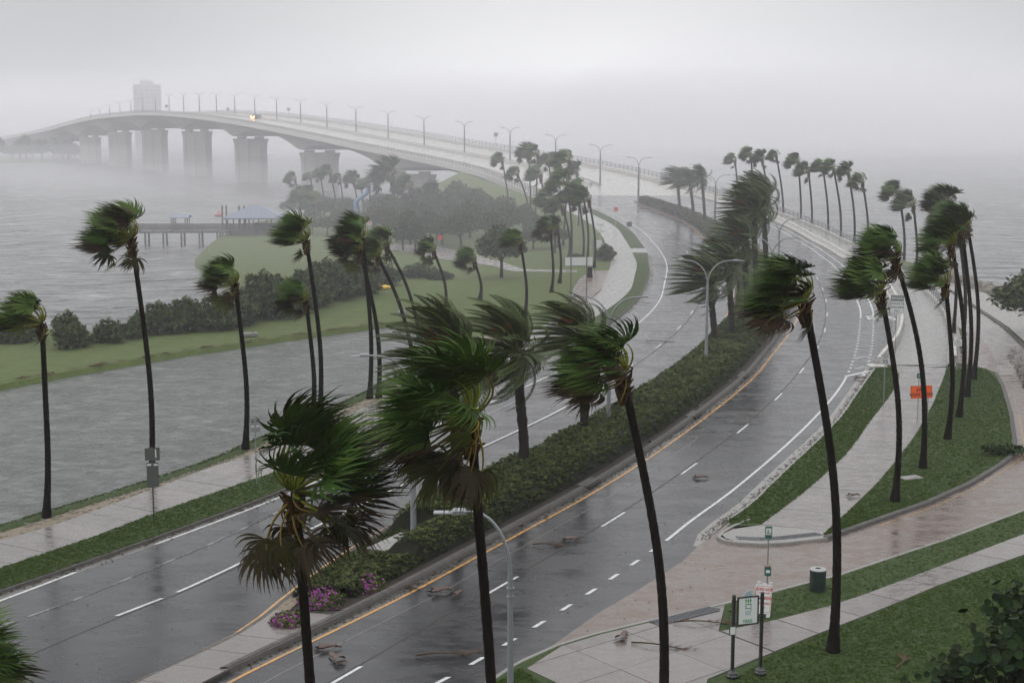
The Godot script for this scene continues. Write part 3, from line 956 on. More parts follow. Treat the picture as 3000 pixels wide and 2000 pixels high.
func embankments() -> void:
	var mb := MB.new()
	# the park side slopes down in grass, the bay side in concrete and rock
	var ds := []
	for k in 42:
		ds.append(222.0 + k * 3.0)
	for k in ds.size() - 1:
		var a: float = ds[k]
		var b: float = ds[k + 1]
		var xa := along(WALK_L_OUT, a)
		var xb := along(WALK_L_OUT, b)
		var wa := 1.0 + slope_at(a) * 1.9
		var wb := 1.0 + slope_at(b) * 1.9
		mb.quad(P(xa - wa, a, -.12), P(xa, a, slope_at(a) + .12), P(xb, b, slope_at(b) + .12), P(xb - wb, b, -.12))
	tag(put("embankment", mb, M.lawn), "grassy slope under the road on the park side", "slope", "", "structure")
	mb = MB.new()
	var d := 117.5
	while d < 340:
		var e2 := d + 3.0
		var xa := along(RAIL_R, d) + .12
		var xb := along(RAIL_R, e2) + .12
		var wa := 1.2 + slope_at(d) * 1.2
		var wb := 1.2 + slope_at(e2) * 1.2
		mb.quad(P(xa, d, slope_at(d) + .10), P(xa + wa, d, -.14), P(xb + wb, e2, -.14), P(xb, e2, slope_at(e2) + .10))
		d = e2
	tag(put("seawall_slope", mb, M.bridge_concrete), "concrete slope under the railing on the bay side", "slope", "", "structure")

func park_ground() -> void:
	# the beige park lane and paths, the pinkish plaza by the board, flooded sand under the jetty
	var mb := MB.new()
	poly(mb, [[-24, 236], [-17, 226], [-10.5, 214], [-3, 204], [0, 196], [9, 194.5], [9, 197.5], [1.5, 199], [-1, 208], [-6, 222], [-12, 236], [-20, 242]], -.03)
	tag(put("park_lane", mb, M.shore_paving), "pale lane winding through the park trees", "lane", "", "structure")
	mb = MB.new()
	var edge := [[3.6, 139], [5.0, 147], [6.6, 161], [7.6, 175], [9.0, 187], [11.0, 196]]
	var prev := Vector2(edge[0][0], edge[0][1])
	for k in range(1, edge.size()):
		var q := Vector2(edge[k][0], edge[k][1])
		mb.quad(P(prev.x, prev.y, .02), P(along(WALK_L_OUT, prev.y) + .02, prev.y, .09), P(along(WALK_L_OUT, q.y) + .02, q.y, .09), P(q.x, q.y, .02))
		prev = q
	tag(put("plaza", mb, M.driveway), "pinkish brick plaza beside the park walk", "plaza", "", "structure")

# ---------------------------------------------------------------- the bridge

const SKEW := 1.122   # sideways metres for one metre across the bridge

func bridge() -> void:
	var br := thing("causeway_bridge", "long pale concrete arched road bridge fading into the storm", "bridge", Vector3.ZERO)
	var d0 := 300.0
	var d1 := 1090.0
	var mb := MB.new()
	# deck: the two roadways and the walks beside them; at the shore end it takes over from the road
	var left := []
	var right := []
	for q in AXIS:
		if q[0] >= 344:
			left.append([q[0], q[1] - 16.6 * SKEW])
			right.append([q[0], q[1] + 16.6 * SKEW])
	var lead_l := [[300, 4.4], [318, -.6]]
	var lead_r := [[300, 43.4], [318, 38.4]]
	lead_l.append_array(left)
	lead_r.append_array(right)
	band(mb, lead_l, 0, .01, lead_r, 0, .01, d0, d1, 4.0, 12)
	put("deck", mb, M.deck_concrete, br)
	mb = MB.new()
	band(mb, lead_l, 0, -.9, lead_l, .02, .35, d0, d1, 4.0)
	band(mb, lead_l, .02, .35, lead_l, .45, .35, d0, d1, 4.0)
	band(mb, lead_l, .45, .35, lead_l, .5, .0, d0, d1, 4.0)
	band(mb, lead_r, -.5, .0, lead_r, -.45, .35, d0, d1, 4.0)
	band(mb, lead_r, -.45, .35, lead_r, -.02, .35, d0, d1, 4.0)
	band(mb, lead_r, -.02, .35, lead_r, 0, -.9, d0, d1, 4.0)
	put("deck_edge", mb, M.barrier_concrete, br)
	# walks, inner barriers, the low median barrier
	mb = MB.new()
	band(mb, lead_l, .5, .16, lead_l, 3.3, .16, d0, d1, 4.0)
	put("walkway", mb, M.bridge_concrete, br)
	mb = MB.new()
	band(mb, lead_r, -3.3, .16, lead_r, -.5, .16, d0, d1, 4.0)
	put("walkway", mb, M.bridge_concrete, br)
	mb = MB.new()
	wall_strip(mb, lead_l, 3.2, .36, .85, d0, d1, 4.0)
	wall_strip(mb, lead_r, -3.7, .36, .85, d0, d1, 4.0)
	wall_strip(mb, AXIS, -1.15, .35, .7, 318, d1, 4.0)
	wall_strip(mb, AXIS, .75, .35, .7, 318, d1, 4.0)
	put("traffic_barrier", mb, M.barrier_concrete, br)
	mb = MB.new()
	for k in [-7.8, 7.8]:
		band(mb, AXIS, k * SKEW - .12, .03, AXIS, k * SKEW + .12, .03, 318, d1, 4.0)
	for k in [-11.6, -2.6, 2.6, 11.6]:
		band(mb, AXIS, k * SKEW - .12, .03, AXIS, k * SKEW + .12, .03, 318, d1, 4.0)
	put("lane_line", mb, M.white_paint, br)
	# girder with arched underside
	mb = MB.new()
	var d := 322.0
	while d < d1 - 4:
		var e2 := d + 4.0
		var s := [girder_ring(d), girder_ring(e2)]
		for k in 3:
			mb.quad(s[0][k + 1], s[0][k], s[1][k], s[1][k + 1])
		d = e2
	# the slab under the walks
	band(mb, lead_r, 0, -.9, lead_l, 0, -.9, 318, d1, 4.0, 2)
	put("girder", mb, M.bridge_concrete, br)
	for k in PIERS.size():
		pier(br, PIERS[k])
	# railings on both edges
	for side in [0, 1]:
		var line: Array = lead_l if side == 0 else lead_r
		var off := .22 if side == 0 else -.22
		var rails := MB.new()
		for y in [.62, .98, 1.42]:
			band(rails, line, off - .05, y, line, off + .05, y, d0, d1, 4.0)
			band(rails, line, off - .05, y - .09, line, off - .05, y, d0, d1, 4.0)
			band(rails, line, off + .05, y, line, off + .05, y - .09, d0, d1, 4.0)
		put("rail", rails, M.rail_steel, br)
		var posts := MB.new()
		var p := d0
		while p < d1:
			posts.box(P(along(line, p) + off, p, slope_at(p) + .9), Vector3(.14, 1.15, .14))
			p += 2.1
		tag(put("railing_post", posts, M.rail_steel, br), "", "", "", "stuff")
	# lamps down the middle, fixed spacing
	var lamp := twin_lamp("street_lamp", "", P(37.0, 259.4, slope_at(259.4)), -.25)
	lamp.set_meta("label", "twin armed street lamp at the bridge foot, among the far median palms")
	lamp.set_meta("group", "street lamps down the middle of the bridge")
	for c in lamp.get_children():
		c.mesh = c.mesh.duplicate()
		c.mesh.surface_set_material(0, M.far_steel)
		c.scale = Vector3(1.0, 1.0, 1.5) if c.name.begins_with("arm") or c.name.begins_with("lamp") else Vector3(1.55, 1, 1.55) if c.name == "pole" else Vector3.ONE
	var words := ["first", "second", "third", "fourth", "fifth", "sixth", "seventh", "eighth", "ninth", "tenth", "eleventh", "twelfth", "thirteenth", "fourteenth", "fifteenth", "sixteenth", "seventeenth", "eighteenth", "nineteenth", "twentieth", "twenty-first", "twenty-second", "twenty-third", "twenty-fourth"]
	var spots := [[25.7, 290.1], [19.6, 317.9], [10.5, 344.2]]
	for k in 21:
		spots.append([-.5 - 12.565 * k, 369.4 + 24.52 * k])
	for k in spots.size():
		var q: Array = spots[k]
		copy_of(lamp, "street_lamp", "twin armed street lamp on the bridge, %s counted from the shore end" % words[k], P(q[0], q[1], slope_at(q[1])), -.48)
	# small road signs on the deck
	var marks := [[-34.5, 437, 493, 262], [-69.5, 545, 629, 315], [1.5, 480, 798, 315], [11, 429, 1168, 358]]
	var where := ["far left of the car", "just left of the car", "just right of the car", "above the far railing"]
	var places := [P(-156, 650), P(-113.5, 575), P(-88.5, 570), P(-4.8, 424)]
	for k in 4:
		var q: Vector3 = places[k]
		var s := thing("road_sign", "small square road sign on the bridge, %s" % where[k], "road sign", Vector3(q.x, slope_at(-q.z), q.z), .4, "road signs on the bridge")
		var b := MB.new()
		b.tube([Vector3.ZERO, Vector3(0, 3.4, 0)], [.06, .06], 6)
		put("post", b, M.steel, s)
		b = MB.new()
		b.box(Vector3(0, 3.3, .06), Vector3(1.25, 1.1, .04))
		put("panel", b, M.sign_grey, s)
	car()

func wall_strip(mb: MB, line: Array, dx: float, w: float, h: float, d0: float, d1: float, step := 2.0, y0 := 0.0) -> void:
	band(mb, line, dx - .05, y0, line, dx, y0 + h, d0, d1, step)
	band(mb, line, dx, y0 + h, line, dx + w, y0 + h, d0, d1, step)
	band(mb, line, dx + w, y0 + h, line, dx + w + .05, y0, d0, d1, step)

func girder_depth(d: float) -> float:
	var u := fposmod(d - 416.0, 71.5) / 71.5
	var k := 2.0 * u - 1.0
	return 2.9 + 3.9 * pow(absf(k), 2.2)

func girder_ring(d: float) -> Array:
	var x := along(AXIS, d) - 3.5
	var y := slope_at(d)
	var h := girder_depth(d)
	return [P(x - 11.0 * SKEW, d, y - .9), P(x - 7.4 * SKEW, d, y - h), P(x + 10.5 * SKEW, d, y - h), P(x + 14 * SKEW, d, y - .9)]

func pier(parent: Node, d: float) -> void:
	# a broad pier, flared at the head, with shallow recesses; it stands square to the bridge line
	var y1 := slope_at(d) - girder_depth(d) - .75
	var at := P(along(AXIS, d) - 5.0, d + 1.0, 0)
	var turn := Basis(Vector3.UP, -.471)
	var mb := MB.new()
	var prof := [[6.3, -4.0], [6.2, y1 - 4.0], [6.25, y1 - 2.8], [6.45, y1 - 1.7], [6.8, y1 - .8], [6.95, y1 - .5], [6.95, y1]]
	for k in prof.size() - 1:
		var a: float = prof[k][0]
		var b: float = prof[k + 1][0]
		var lo: float = prof[k][1]
		var hi: float = prof[k + 1][1]
		# four stepped bays across the face
		var steps := [-1.0, -.78, -.70, -.12, -.04, .04, .12, .70, .78, 1.0]
		var deep := [0.0, 0.0, .35, .35, 0.0, 0.0, .35, .35, 0.0, 0.0]
		for s in [1, -1]:
			for j in steps.size() - 1:
				var z0: float = s * (2.2 - deep[j])
				var z1: float = s * (2.2 - deep[j + 1])
				var p0 := at + turn * Vector3(steps[j] * a, lo, z0)
				var p1 := at + turn * Vector3(steps[j + 1] * a, lo, z1)
				var p2 := at + turn * Vector3(steps[j + 1] * b, hi, z1)
				var p3 := at + turn * Vector3(steps[j] * b, hi, z0)
				if s > 0:
					mb.quad(p0, p1, p2, p3)
				else:
					mb.quad(p1, p0, p3, p2)
		for s in [1, -1]:
			var p0 := at + turn * Vector3(s * a, lo, s * 2.2)
			var p1 := at + turn * Vector3(s * a, lo, -s * 2.2)
			var p2 := at + turn * Vector3(s * b, hi, -s * 2.2)
			var p3 := at + turn * Vector3(s * b, hi, s * 2.2)
			mb.quad(p0, p1, p2, p3)
	mb.quad(at + turn * Vector3(-6.95, y1, 2.2), at + turn * Vector3(6.95, y1, 2.2), at + turn * Vector3(6.95, y1, -2.2), at + turn * Vector3(-6.95, y1, -2.2))
	for s in [-4.2, 4.2]:
		mb.box(at + turn * Vector3(s, y1 + .4, 0), Vector3(2.6, .85, 2.6), turn)
	put("pier", mb, M.bridge_concrete, parent)

func car() -> void:
	var d := 560.0
	var c := thing("car", "dark car with its headlights lit driving down the bridge", "car", P(-99.6, d, slope_at(d) + .02), -.48 + .0)
	var b := MB.new()
	var prof := [[-.95, .35], [-.95, .85], [-.85, 1.0], [-.72, 1.62], [.72, 1.62], [.85, 1.0], [.95, .85], [.95, .35]]
	# a van-like body: hood in front (z +), cabin behind
	for k in prof.size() - 1:
		var p: Array = prof[k]
		var q: Array = prof[k + 1]
		var zf := 2.2 if p[1] < 1.1 and q[1] < 1.1 else 0.9
		b.quad(Vector3(q[0], q[1], zf), Vector3(p[0], p[1], zf), Vector3(p[0], p[1], -2.2), Vector3(q[0], q[1], -2.2))
	b.box(Vector3(0, .7, 1.5), Vector3(1.86, .62, 1.5))
	b.quad(Vector3(-.95, .35, -2.2), Vector3(-.72, 1.62, -2.2), Vector3(.72, 1.62, -2.2), Vector3(.95, .35, -2.2))
	put("body", b, M.car_paint, c)
	b = MB.new()
	b.quad(Vector3(-.82, 1.02, 1.5), Vector3(.82, 1.02, 1.5), Vector3(.70, 1.58, .92), Vector3(-.70, 1.58, .92))
	put("windscreen", b, M.dark_glass, c)
	for s in [-1, 1]:
		for z in [-1.35, 1.4]:
			b = MB.new()
			b.tube([Vector3(s * .74, .34, z), Vector3(s * .97, .34, z)], [.34, .34], 12)
			put("wheel", b, M.tyre, c)
		b = MB.new()
		b.lathe(Vector3(0, 0, 0), [[0, -.04], [.15, -.03], [.17, 0.0], [.1, .04], [0, .05]], 12)
		var h := put("headlight", b, M.headlight_glow, c)
		h.position = Vector3(s * .68, .78, 2.3)
		h.rotation.x = PI / 2
		b = MB.new()
		b.lathe(Vector3.ZERO, [[0, -.03], [.16, -.02], [.18, 0.0], [.1, .03], [0, .04]], 10)
		var fl := put("fog_lamp", b, M.headlight_glow, c)
		fl.position = Vector3(s * .35, .45, 2.3)
		fl.rotation.x = PI / 2
		var l := SpotLight3D.new()
		l.name = "headlight_beam"
		l.light_color = Color(1, .83, .52)
		l.light_energy = 22
		l.spot_range = 60
		l.spot_angle = 24
		l.spot_attenuation = 2.0
		l.light_size = .15
		l.shadow_enabled = true
		l.position = Vector3(s * .68, .78, 2.42)
		l.rotation = Vector3(deg_to_rad(-5), PI, 0)
		c.add_child(l, true)

func twin_lamp(called: String, label: String, at: Vector3, turn := 0.0) -> Node3D:
	var t := thing(called, label, "street lamp", at, turn)
	var b := MB.new()
	b.lathe(Vector3.ZERO, [[.22, 0], [.22, .12], [.16, .2], [.145, .6], [.10, 7.0], [.095, 7.05]], 12)
	put("pole", b, M.steel, t)
	for s in [-1, 1]:
		var pts := []
		var rad := []
		for k in 9:
			var a := k / 8.0
			pts.append(Vector3(s * 1.65 * (1 - cos(a * PI * .5)) * 1.0, 6.95 + 1.95 * sin(a * PI * .5), 0))
			rad.append(.062 - .02 * a)
		pts.append(Vector3(s * 2.05, 8.93, 0))
		rad.append(.04)
		b = MB.new()
		b.tube(pts, rad, 8)
		var arm := put("arm", b, M.steel, t)
		b = MB.new()
		b.bevel_box(Vector3(s * 2.25, 8.96, 0), Vector3(.42, .13, .26), .04)
		b.bevel_box(Vector3(s * 2.66, 8.92, 0), Vector3(.52, .05, .24), .02)
		put("lamp_head", b, M.steel, t)
		b = MB.new()
		b.box(Vector3(s * 2.28, 8.885, 0), Vector3(.34, .02, .2))
		put("lens", b, M.lens_glass, t)
	return t

# ---------------------------------------------------------------- plants

var leaf_wind := Vector3(-1, .02, .12)

func fan_frond(mb: MB, from: Vector3, dir: Vector3, wind: Vector3, force: float, stalk: float, blade: float, segs: int, green: Color, tip: Color, sag: float, parts := 5) -> void:
	var p := from
	var d := dir.normalized()
	var pts := [p]
	var rad := [.045]
	var steps := 7
	for k in steps:
		var t := float(k + 1) / steps
		p += d * stalk / steps
		d = (d + wind * force * (.10 + .46 * t) * (1.0 + maxf(0.0, -d.dot(wind))) + Vector3.DOWN * sag * .08).normalized()
		pts.append(p)
		rad.append(lerpf(.036, .018, t))
	var stalk_col := Color(green.r * 3.0 + .035, green.g * 2.1 + .035, green.b * 1.3).lerp(tip, .2)
	mb.col = stalk_col
	mb.tube(pts, rad, 4, false)
	# the fan: segments spread round the stalk's end, joined near it, each bent by the wind
	var side := d.cross(Vector3(rng.randf_range(-.5, .5), 1, rng.randf_range(-.5, .5))).normalized()
	var face_up := side.cross(d).normalized()
	var roll := rng.randf_range(-.7, .7)
	var s2 := side * cos(roll) + face_up * sin(roll)
	face_up = s2.cross(d).normalized()
	var cup := rng.randf_range(.05, .3)
	for i in segs:
		var a := lerpf(-2.05, 2.05, (i + .5) / segs)
		var sd := (d * cos(a) + s2 * sin(a) + face_up * cup).normalized()
		var len := blade * (1.0 - .22 * pow(absf(a) / 2.05, 2.0)) * rng.randf_range(.78, 1.1) * (rng.randf_range(.45, .7) if rng.randf() < .10 else 1.0)
		var limp := 2.6 if rng.randf() < .12 else 1.0
		var q := p
		var w0 := len * .55 * (4.1 / segs) * .56
		var shade := rng.randf_range(.72, 1.2)
		var yellow := clampf(rng.randf_range(-.5, .55), 0, 1)
		var base_col := Color(green.r * shade, green.g * shade, green.b * shade)
		var end_col := base_col.lerp(tip, yellow)
		var last_l := q
		var last_r := q
		var last_col := base_col
		for k in parts:
			var t := float(k + 1) / parts
			q += sd * len / parts
			sd = (sd + wind * force * (.22 + .75 * t) / parts * 4.2 + Vector3.DOWN * sag * limp * .30 * t).normalized()
			sd = (sd + Vector3(rng.randf_range(-.06, .06), rng.randf_range(-.06, .06), rng.randf_range(-.06, .06))).normalized()
			var wv := sd.cross(face_up)
			if wv.length() < .1:
				wv = s2
			wv = wv.normalized() * (w0 * (t / .55) if t < .55 else lerpf(w0, .002, pow((t - .55) / .45, .6)))
			var l := q - wv
			var r := q + wv
			var cc := base_col.lerp(end_col, t * t)
			if k == 0:
				mb.col = cc
				mb.tri(last_l, r, l)
			else:
				mb.strip_quad(last_l, last_r, r, l, last_col, cc)
			last_l = l
			last_r = r
			last_col = cc

func fan_crown(parent: Node3D, wind: Vector3, force: float, fronds: int, segs: int, size: float, merged: bool, parts := 5, skirt := 2) -> void:
	# new leaves stand up and are swept over; old ones hang below, browned
	var whole := MB.new()
	for i in fronds:
		var mb := whole if merged else MB.new()
		var t := (i + .5) / fronds
		var el := lerpf(1.35, -.62, pow(t, .85))
		var az := i * 2.39996 + rng.randf_range(-.3, .3)
		var dir := Vector3(cos(az) * cos(el), sin(el), sin(az) * cos(el))
		dir = (dir + wind * force * .5 + Vector3.UP * maxf(0.0, -dir.dot(wind)) * .9).normalized()
		var green := Color(.021, .048, .008).lerp(Color(.046, .076, .014), rng.randf())
		var tip := Color(.055, .050, .014)
		var sag := lerpf(.15, .8, t)
		var len := rng.randf_range(.9, 1.1) * size
		var gust := 1.0
		if t > .86:
			gust = 1.5
			len *= 1.15
			green = Color(.022, .013, .008)
			tip = Color(.045, .028, .017)
			sag = .75
		elif t > .8:
			green = green.lerp(Color(.050, .038, .010), .45)
			tip = Color(.08, .046, .012)
		fan_frond(mb, dir * .12, dir, wind, force * gust * rng.randf_range(.8, 1.15), 1.12 * len, 1.25 * len, segs, green, tip, sag, parts)
		if not merged:
			put("frond", mb, M.leaf, parent)
	# limp old fronds hanging down the trunk
	for i in skirt:
		var mb := whole if merged else MB.new()
		var az := i * 2.4 + rng.randf()
		var dir := (Vector3(cos(az), -.55, sin(az)) + wind * force * .9).normalized()
		var old := rng.randf()
		fan_frond(mb, Vector3(cos(az) * .12, -.15 - .12 * (i % 4), sin(az) * .12), dir, wind, force * .45, rng.randf_range(.8, 1.25) * size, rng.randf_range(.8, 1.1) * size, segs - 6, Color(.030, .036, .008).lerp(Color(.022, .013, .008), old), Color(.075, .048, .014).lerp(Color(.04, .025, .015), old), 1.7, parts)
		if not merged:
			put("frond", mb, M.leaf, parent)
	if merged:
		put("crown", whole, M.leaf, parent)
	# the brown boots and torn fibre under the bud
	var b := MB.new()
	for k in 16:
		var a := k * 2.4
		var y := -.05 - k * .05
		var out := Vector3(cos(a), 0, sin(a))
		var c := Color(.030, .015, .008).lerp(Color(.075, .038, .016), rng.randf())
		b.col = c
		b.tube([out * .10 + Vector3.UP * (y - .22), out * .20 + Vector3.UP * y, out * rng.randf_range(.26, .40) + Vector3.UP * (y + rng.randf_range(.05, .2))], [.085, .075, .02], 5)
	for k in 10:
		var a := rng.randf() * TAU
		var out := Vector3(cos(a), .25, sin(a))
		b.col = Color(.05, .028, .016)
		var pts := [out * .15]
		var rad := [.012]
		var p: Vector3 = pts[0]
		var dd := (out + wind * .8).normalized()
		for j in 6:
			p += dd * .22
			dd = (dd + wind * .5 + Vector3.DOWN * .12 + Vector3(rng.randf_range(-.2, .2), rng.randf_range(-.2, .2), rng.randf_range(-.2, .2))).normalized()
			pts.append(p)
			rad.append(.010 - j * .0012)
		b.tube(pts, rad, 3, false)
	put("boots", b, M.palm_stalk, parent)

func trunk_mesh(top: Vector3, r0: float, r1: float, bend := 1.7, rough := .05, rings := 26, flare := 1.75, bow := 0.0) -> MB:
	var pts := []
	var rad := []
	for k in rings + 1:
		var t := float(k) / rings
		var y := top.y * t
		var s := pow(t, bend)
		pts.append(Vector3(top.x * s + bow * sin(PI * t) + .04 * sin(t * 7.0 + top.x), y, top.z * s))
		var r := lerpf(r0, r1, pow(t, .7))
		r *= 1.0 + (flare - 1.0) * exp(-t * top.y / .55)
		r *= 1.0 + rng.randf_range(-rough, rough) + (.035 if k % 2 == 0 else -.02)
		rad.append(r)
	pts[0] += Vector3.DOWN * .3
	var mb := MB.new()
	mb.tube(pts, rad, 10)
	return mb

func fan_palm(label: String, group: String, base: Vector3, bud: Vector3, crown: Node3D, size := 1.0, sway := 0.0, bend := 1.7, r := .16) -> Node3D:
	var t := thing("fan_palm", label, "palm tree", base, 0, group)
	put("trunk", trunk_mesh(bud - base, r * 1.12, r * .82, bend, .022, 58, 1.75, .22), M.bark, t)
	var where := Transform3D(Basis(Vector3.UP, sway).scaled(Vector3.ONE * size), bud - base)
	for c in crown.get_children():
		var k: MeshInstance3D = c.duplicate()
		t.add_child(k, true)
		k.name = String(c.name).trim_suffix("_")
		k.transform = where
	return t

func feather_frond(mb: MB, from: Vector3, dir: Vector3, wind: Vector3, force: float, length: float, green: Color, sag: float) -> void:
	var p := from
	var d := dir
	var steps := 16
	var pts := [p]
	var rad := [.05]
	var dirs := [d]
	for k in steps:
		var t := float(k + 1) / steps
		p += d * length / steps
		d = (d + wind * force * (.07 + .26 * t) * (1.0 + maxf(0.0, -d.dot(wind))) + Vector3.DOWN * sag * .055 * (.4 + t)).normalized()
		pts.append(p)
		rad.append(lerpf(.045, .008, t))
		dirs.append(d)
	mb.col = Color(green.r * 1.7 + .02, green.g * 1.4 + .02, green.b)
	mb.tube(pts, rad, 3, false)
	var side = dirs[0].cross(Vector3.UP)
	if side.length() < .2:
		side = Vector3.RIGHT
	side = side.normalized()
	var pairs := 56
	for k in pairs:
		var t := .14 + .86 * (k + .5) / pairs
		var i := mini(int(t * steps), steps - 1)
		var q: Vector3 = pts[i].lerp(pts[i + 1], t * steps - i)
		var ax: Vector3 = dirs[i + 1]
		var sd = (side - ax * side.dot(ax)).normalized()
		var up = sd.cross(ax).normalized()
		for s in [-1.0, 1.0]:
			var ld = (ax * .75 + sd * s * .8 + up * .25).normalized()
			var len := .62 * sin(PI * clampf(.18 + .78 * t, 0, 1)) * rng.randf_range(.85, 1.1)
			var shade := rng.randf_range(.75, 1.2)
			mb.col = Color(green.r * shade, green.g * shade, green.b * shade)
			var mid = q + ld * len * .5
			var l2 = (ld + wind * force * .55).normalized()
			var tip = mid + l2 * len * .55
			var wv := ax.cross(ld).cross(ld).normalized() * .026
			mb.tri(q, mid + wv, mid - wv)
			mb.tri(mid - wv, mid + wv, tip)

func date_crown(parent: Node3D, wind: Vector3, force: float, fronds: int, size: float, fruit: bool) -> void:
	for i in fronds:
		var t := (i + .5) / fronds
		var el := lerpf(1.4, -.75, pow(t, .95))
		var az := i * 2.39996 + rng.randf_range(-.25, .25)
		var dir := Vector3(cos(az) * cos(el), sin(el), sin(az) * cos(el))
		dir = (dir + wind * force * .3).normalized()
		var mb := MB.new()
		var green := Color(.026, .040, .016).lerp(Color(.040, .054, .020), rng.randf())
		feather_frond(mb, dir * .2, dir, wind, force * rng.randf_range(.7, 1.2), rng.randf_range(3.2, 4.0) * size, green, lerpf(.3, 1.25, t))
		put("frond", mb, M.leaf, parent)
	if fruit:
		for k in 9:
			var az := k * 2.4
			var dir := (Vector3(cos(az) * .5, 1.0, sin(az) * .5) + wind * force * .5).normalized()
			var mb := MB.new()
			var p := dir * .2
			var pts := [p]
			var rad := [.03]
			var d := dir
			for j in 6:
				p += d * .2
				d = (d + wind * force * .14).normalized()
				pts.append(p)
				rad.append(.026 - j * .002)
			mb.col = Color(.22, .10, .02)
			mb.tube(pts, rad, 4, false)
			for j in 34:
				var dd := (d + Vector3(rng.randf_range(-.55, .55), rng.randf_range(-.6, .5), rng.randf_range(-.55, .55)) + wind * .5).normalized()
				mb.col = Color(.22, .065, .018).lerp(Color(.32, .13, .03), rng.randf())
				var e2 := p + dd * rng.randf_range(.3, .75)
				var w := dd.cross(Vector3.UP).normalized() * .02
				mb.tri(p, e2 + w, e2 - w)
				mb.tri(p, e2 + Vector3.UP * .02, e2 - Vector3.UP * .02)
			put("fruit_stalk", mb, M.palm_stalk, parent)
	# cut leaf bases swelling under the crown
	var b := MB.new()
	for k in 40:
		var a := k * 2.4
		var y := .1 - k * .03
		var out := Vector3(cos(a), 0, sin(a))
		b.col = Color(.05, .035, .025).lerp(Color(.10, .07, .045), rng.randf())
		b.tube([out * .12 + Vector3.UP * (y - .16), out * .30 + Vector3.UP * y, out * .42 + Vector3.UP * (y + .16)], [.10, .085, .03], 4)
	put("leaf_bases", b, M.palm_stalk, parent)

func date_palm(label: String, base: Vector3, bud: Vector3, crown: Node3D, size := 1.0, sway := 0.0, group := "date palms in the median") -> Node3D:
	var t := thing("date_palm", label, "palm tree", base, 0, group)
	put("trunk", trunk_mesh(bud - base, .30, .27, 1.4, .10, 44, 1.25), M.grey_bark, t)
	var where := Transform3D(Basis(Vector3.UP, sway).scaled(Vector3.ONE * size), bud - base)
	for c in crown.get_children():
		var k: MeshInstance3D = c.duplicate()
		t.add_child(k, true)
		k.name = String(c.name).trim_suffix("_")
		k.transform = where
	return t

func clump_crown(mb: MB, lobes: Array, count: int, leaf: float, dark: Color, light: Color, wind: Vector3) -> void:
	# leaf-sized faces spread through and over several lobes, in light and dark clumps
	var total := 0.0
	for l in lobes:
		total += l[3] * l[3]
	for l in lobes:
		var n := int(count * l[3] * l[3] / total)
		var c := Vector3(l[0], l[1], l[2])
		for k in n:
			var dir := Vector3(rng.randfn(), rng.randfn() * .9, rng.randfn()).normalized()
			var sub := Vector3(sin(dir.x * 6.0 + l[0]), sin(dir.y * 7.0 + l[1]), sin(dir.z * 6.0 + l[2]))
			var rr: float = l[3] * (pow(rng.randf(), .28)) * (1.0 + .16 * sub.x * sub.z + .1 * sub.y)
			var p := c + Vector3(dir.x, dir.y * l[4], dir.z) * rr
			p += wind * rng.randf() * .12 * l[3]
			var col := dark.lerp(light, clampf(.35 + .35 * sub.y * sub.x + rng.randf_range(-.35, .45), 0, 1))
			var a := Vector3(rng.randfn(), rng.randfn(), rng.randfn()).normalized()
			var b := a.cross(Vector3(rng.randfn(), rng.randfn(), rng.randfn())).normalized()
			var s := leaf * rng.randf_range(.6, 1.3)
			mb.col = col
			mb.tri(p - b * s * .34, p + a * s + b * s * .1, p + b * s * .34)
			mb.tri(p - b * s * .34, p + b * s * .34, p - a * s * .8)

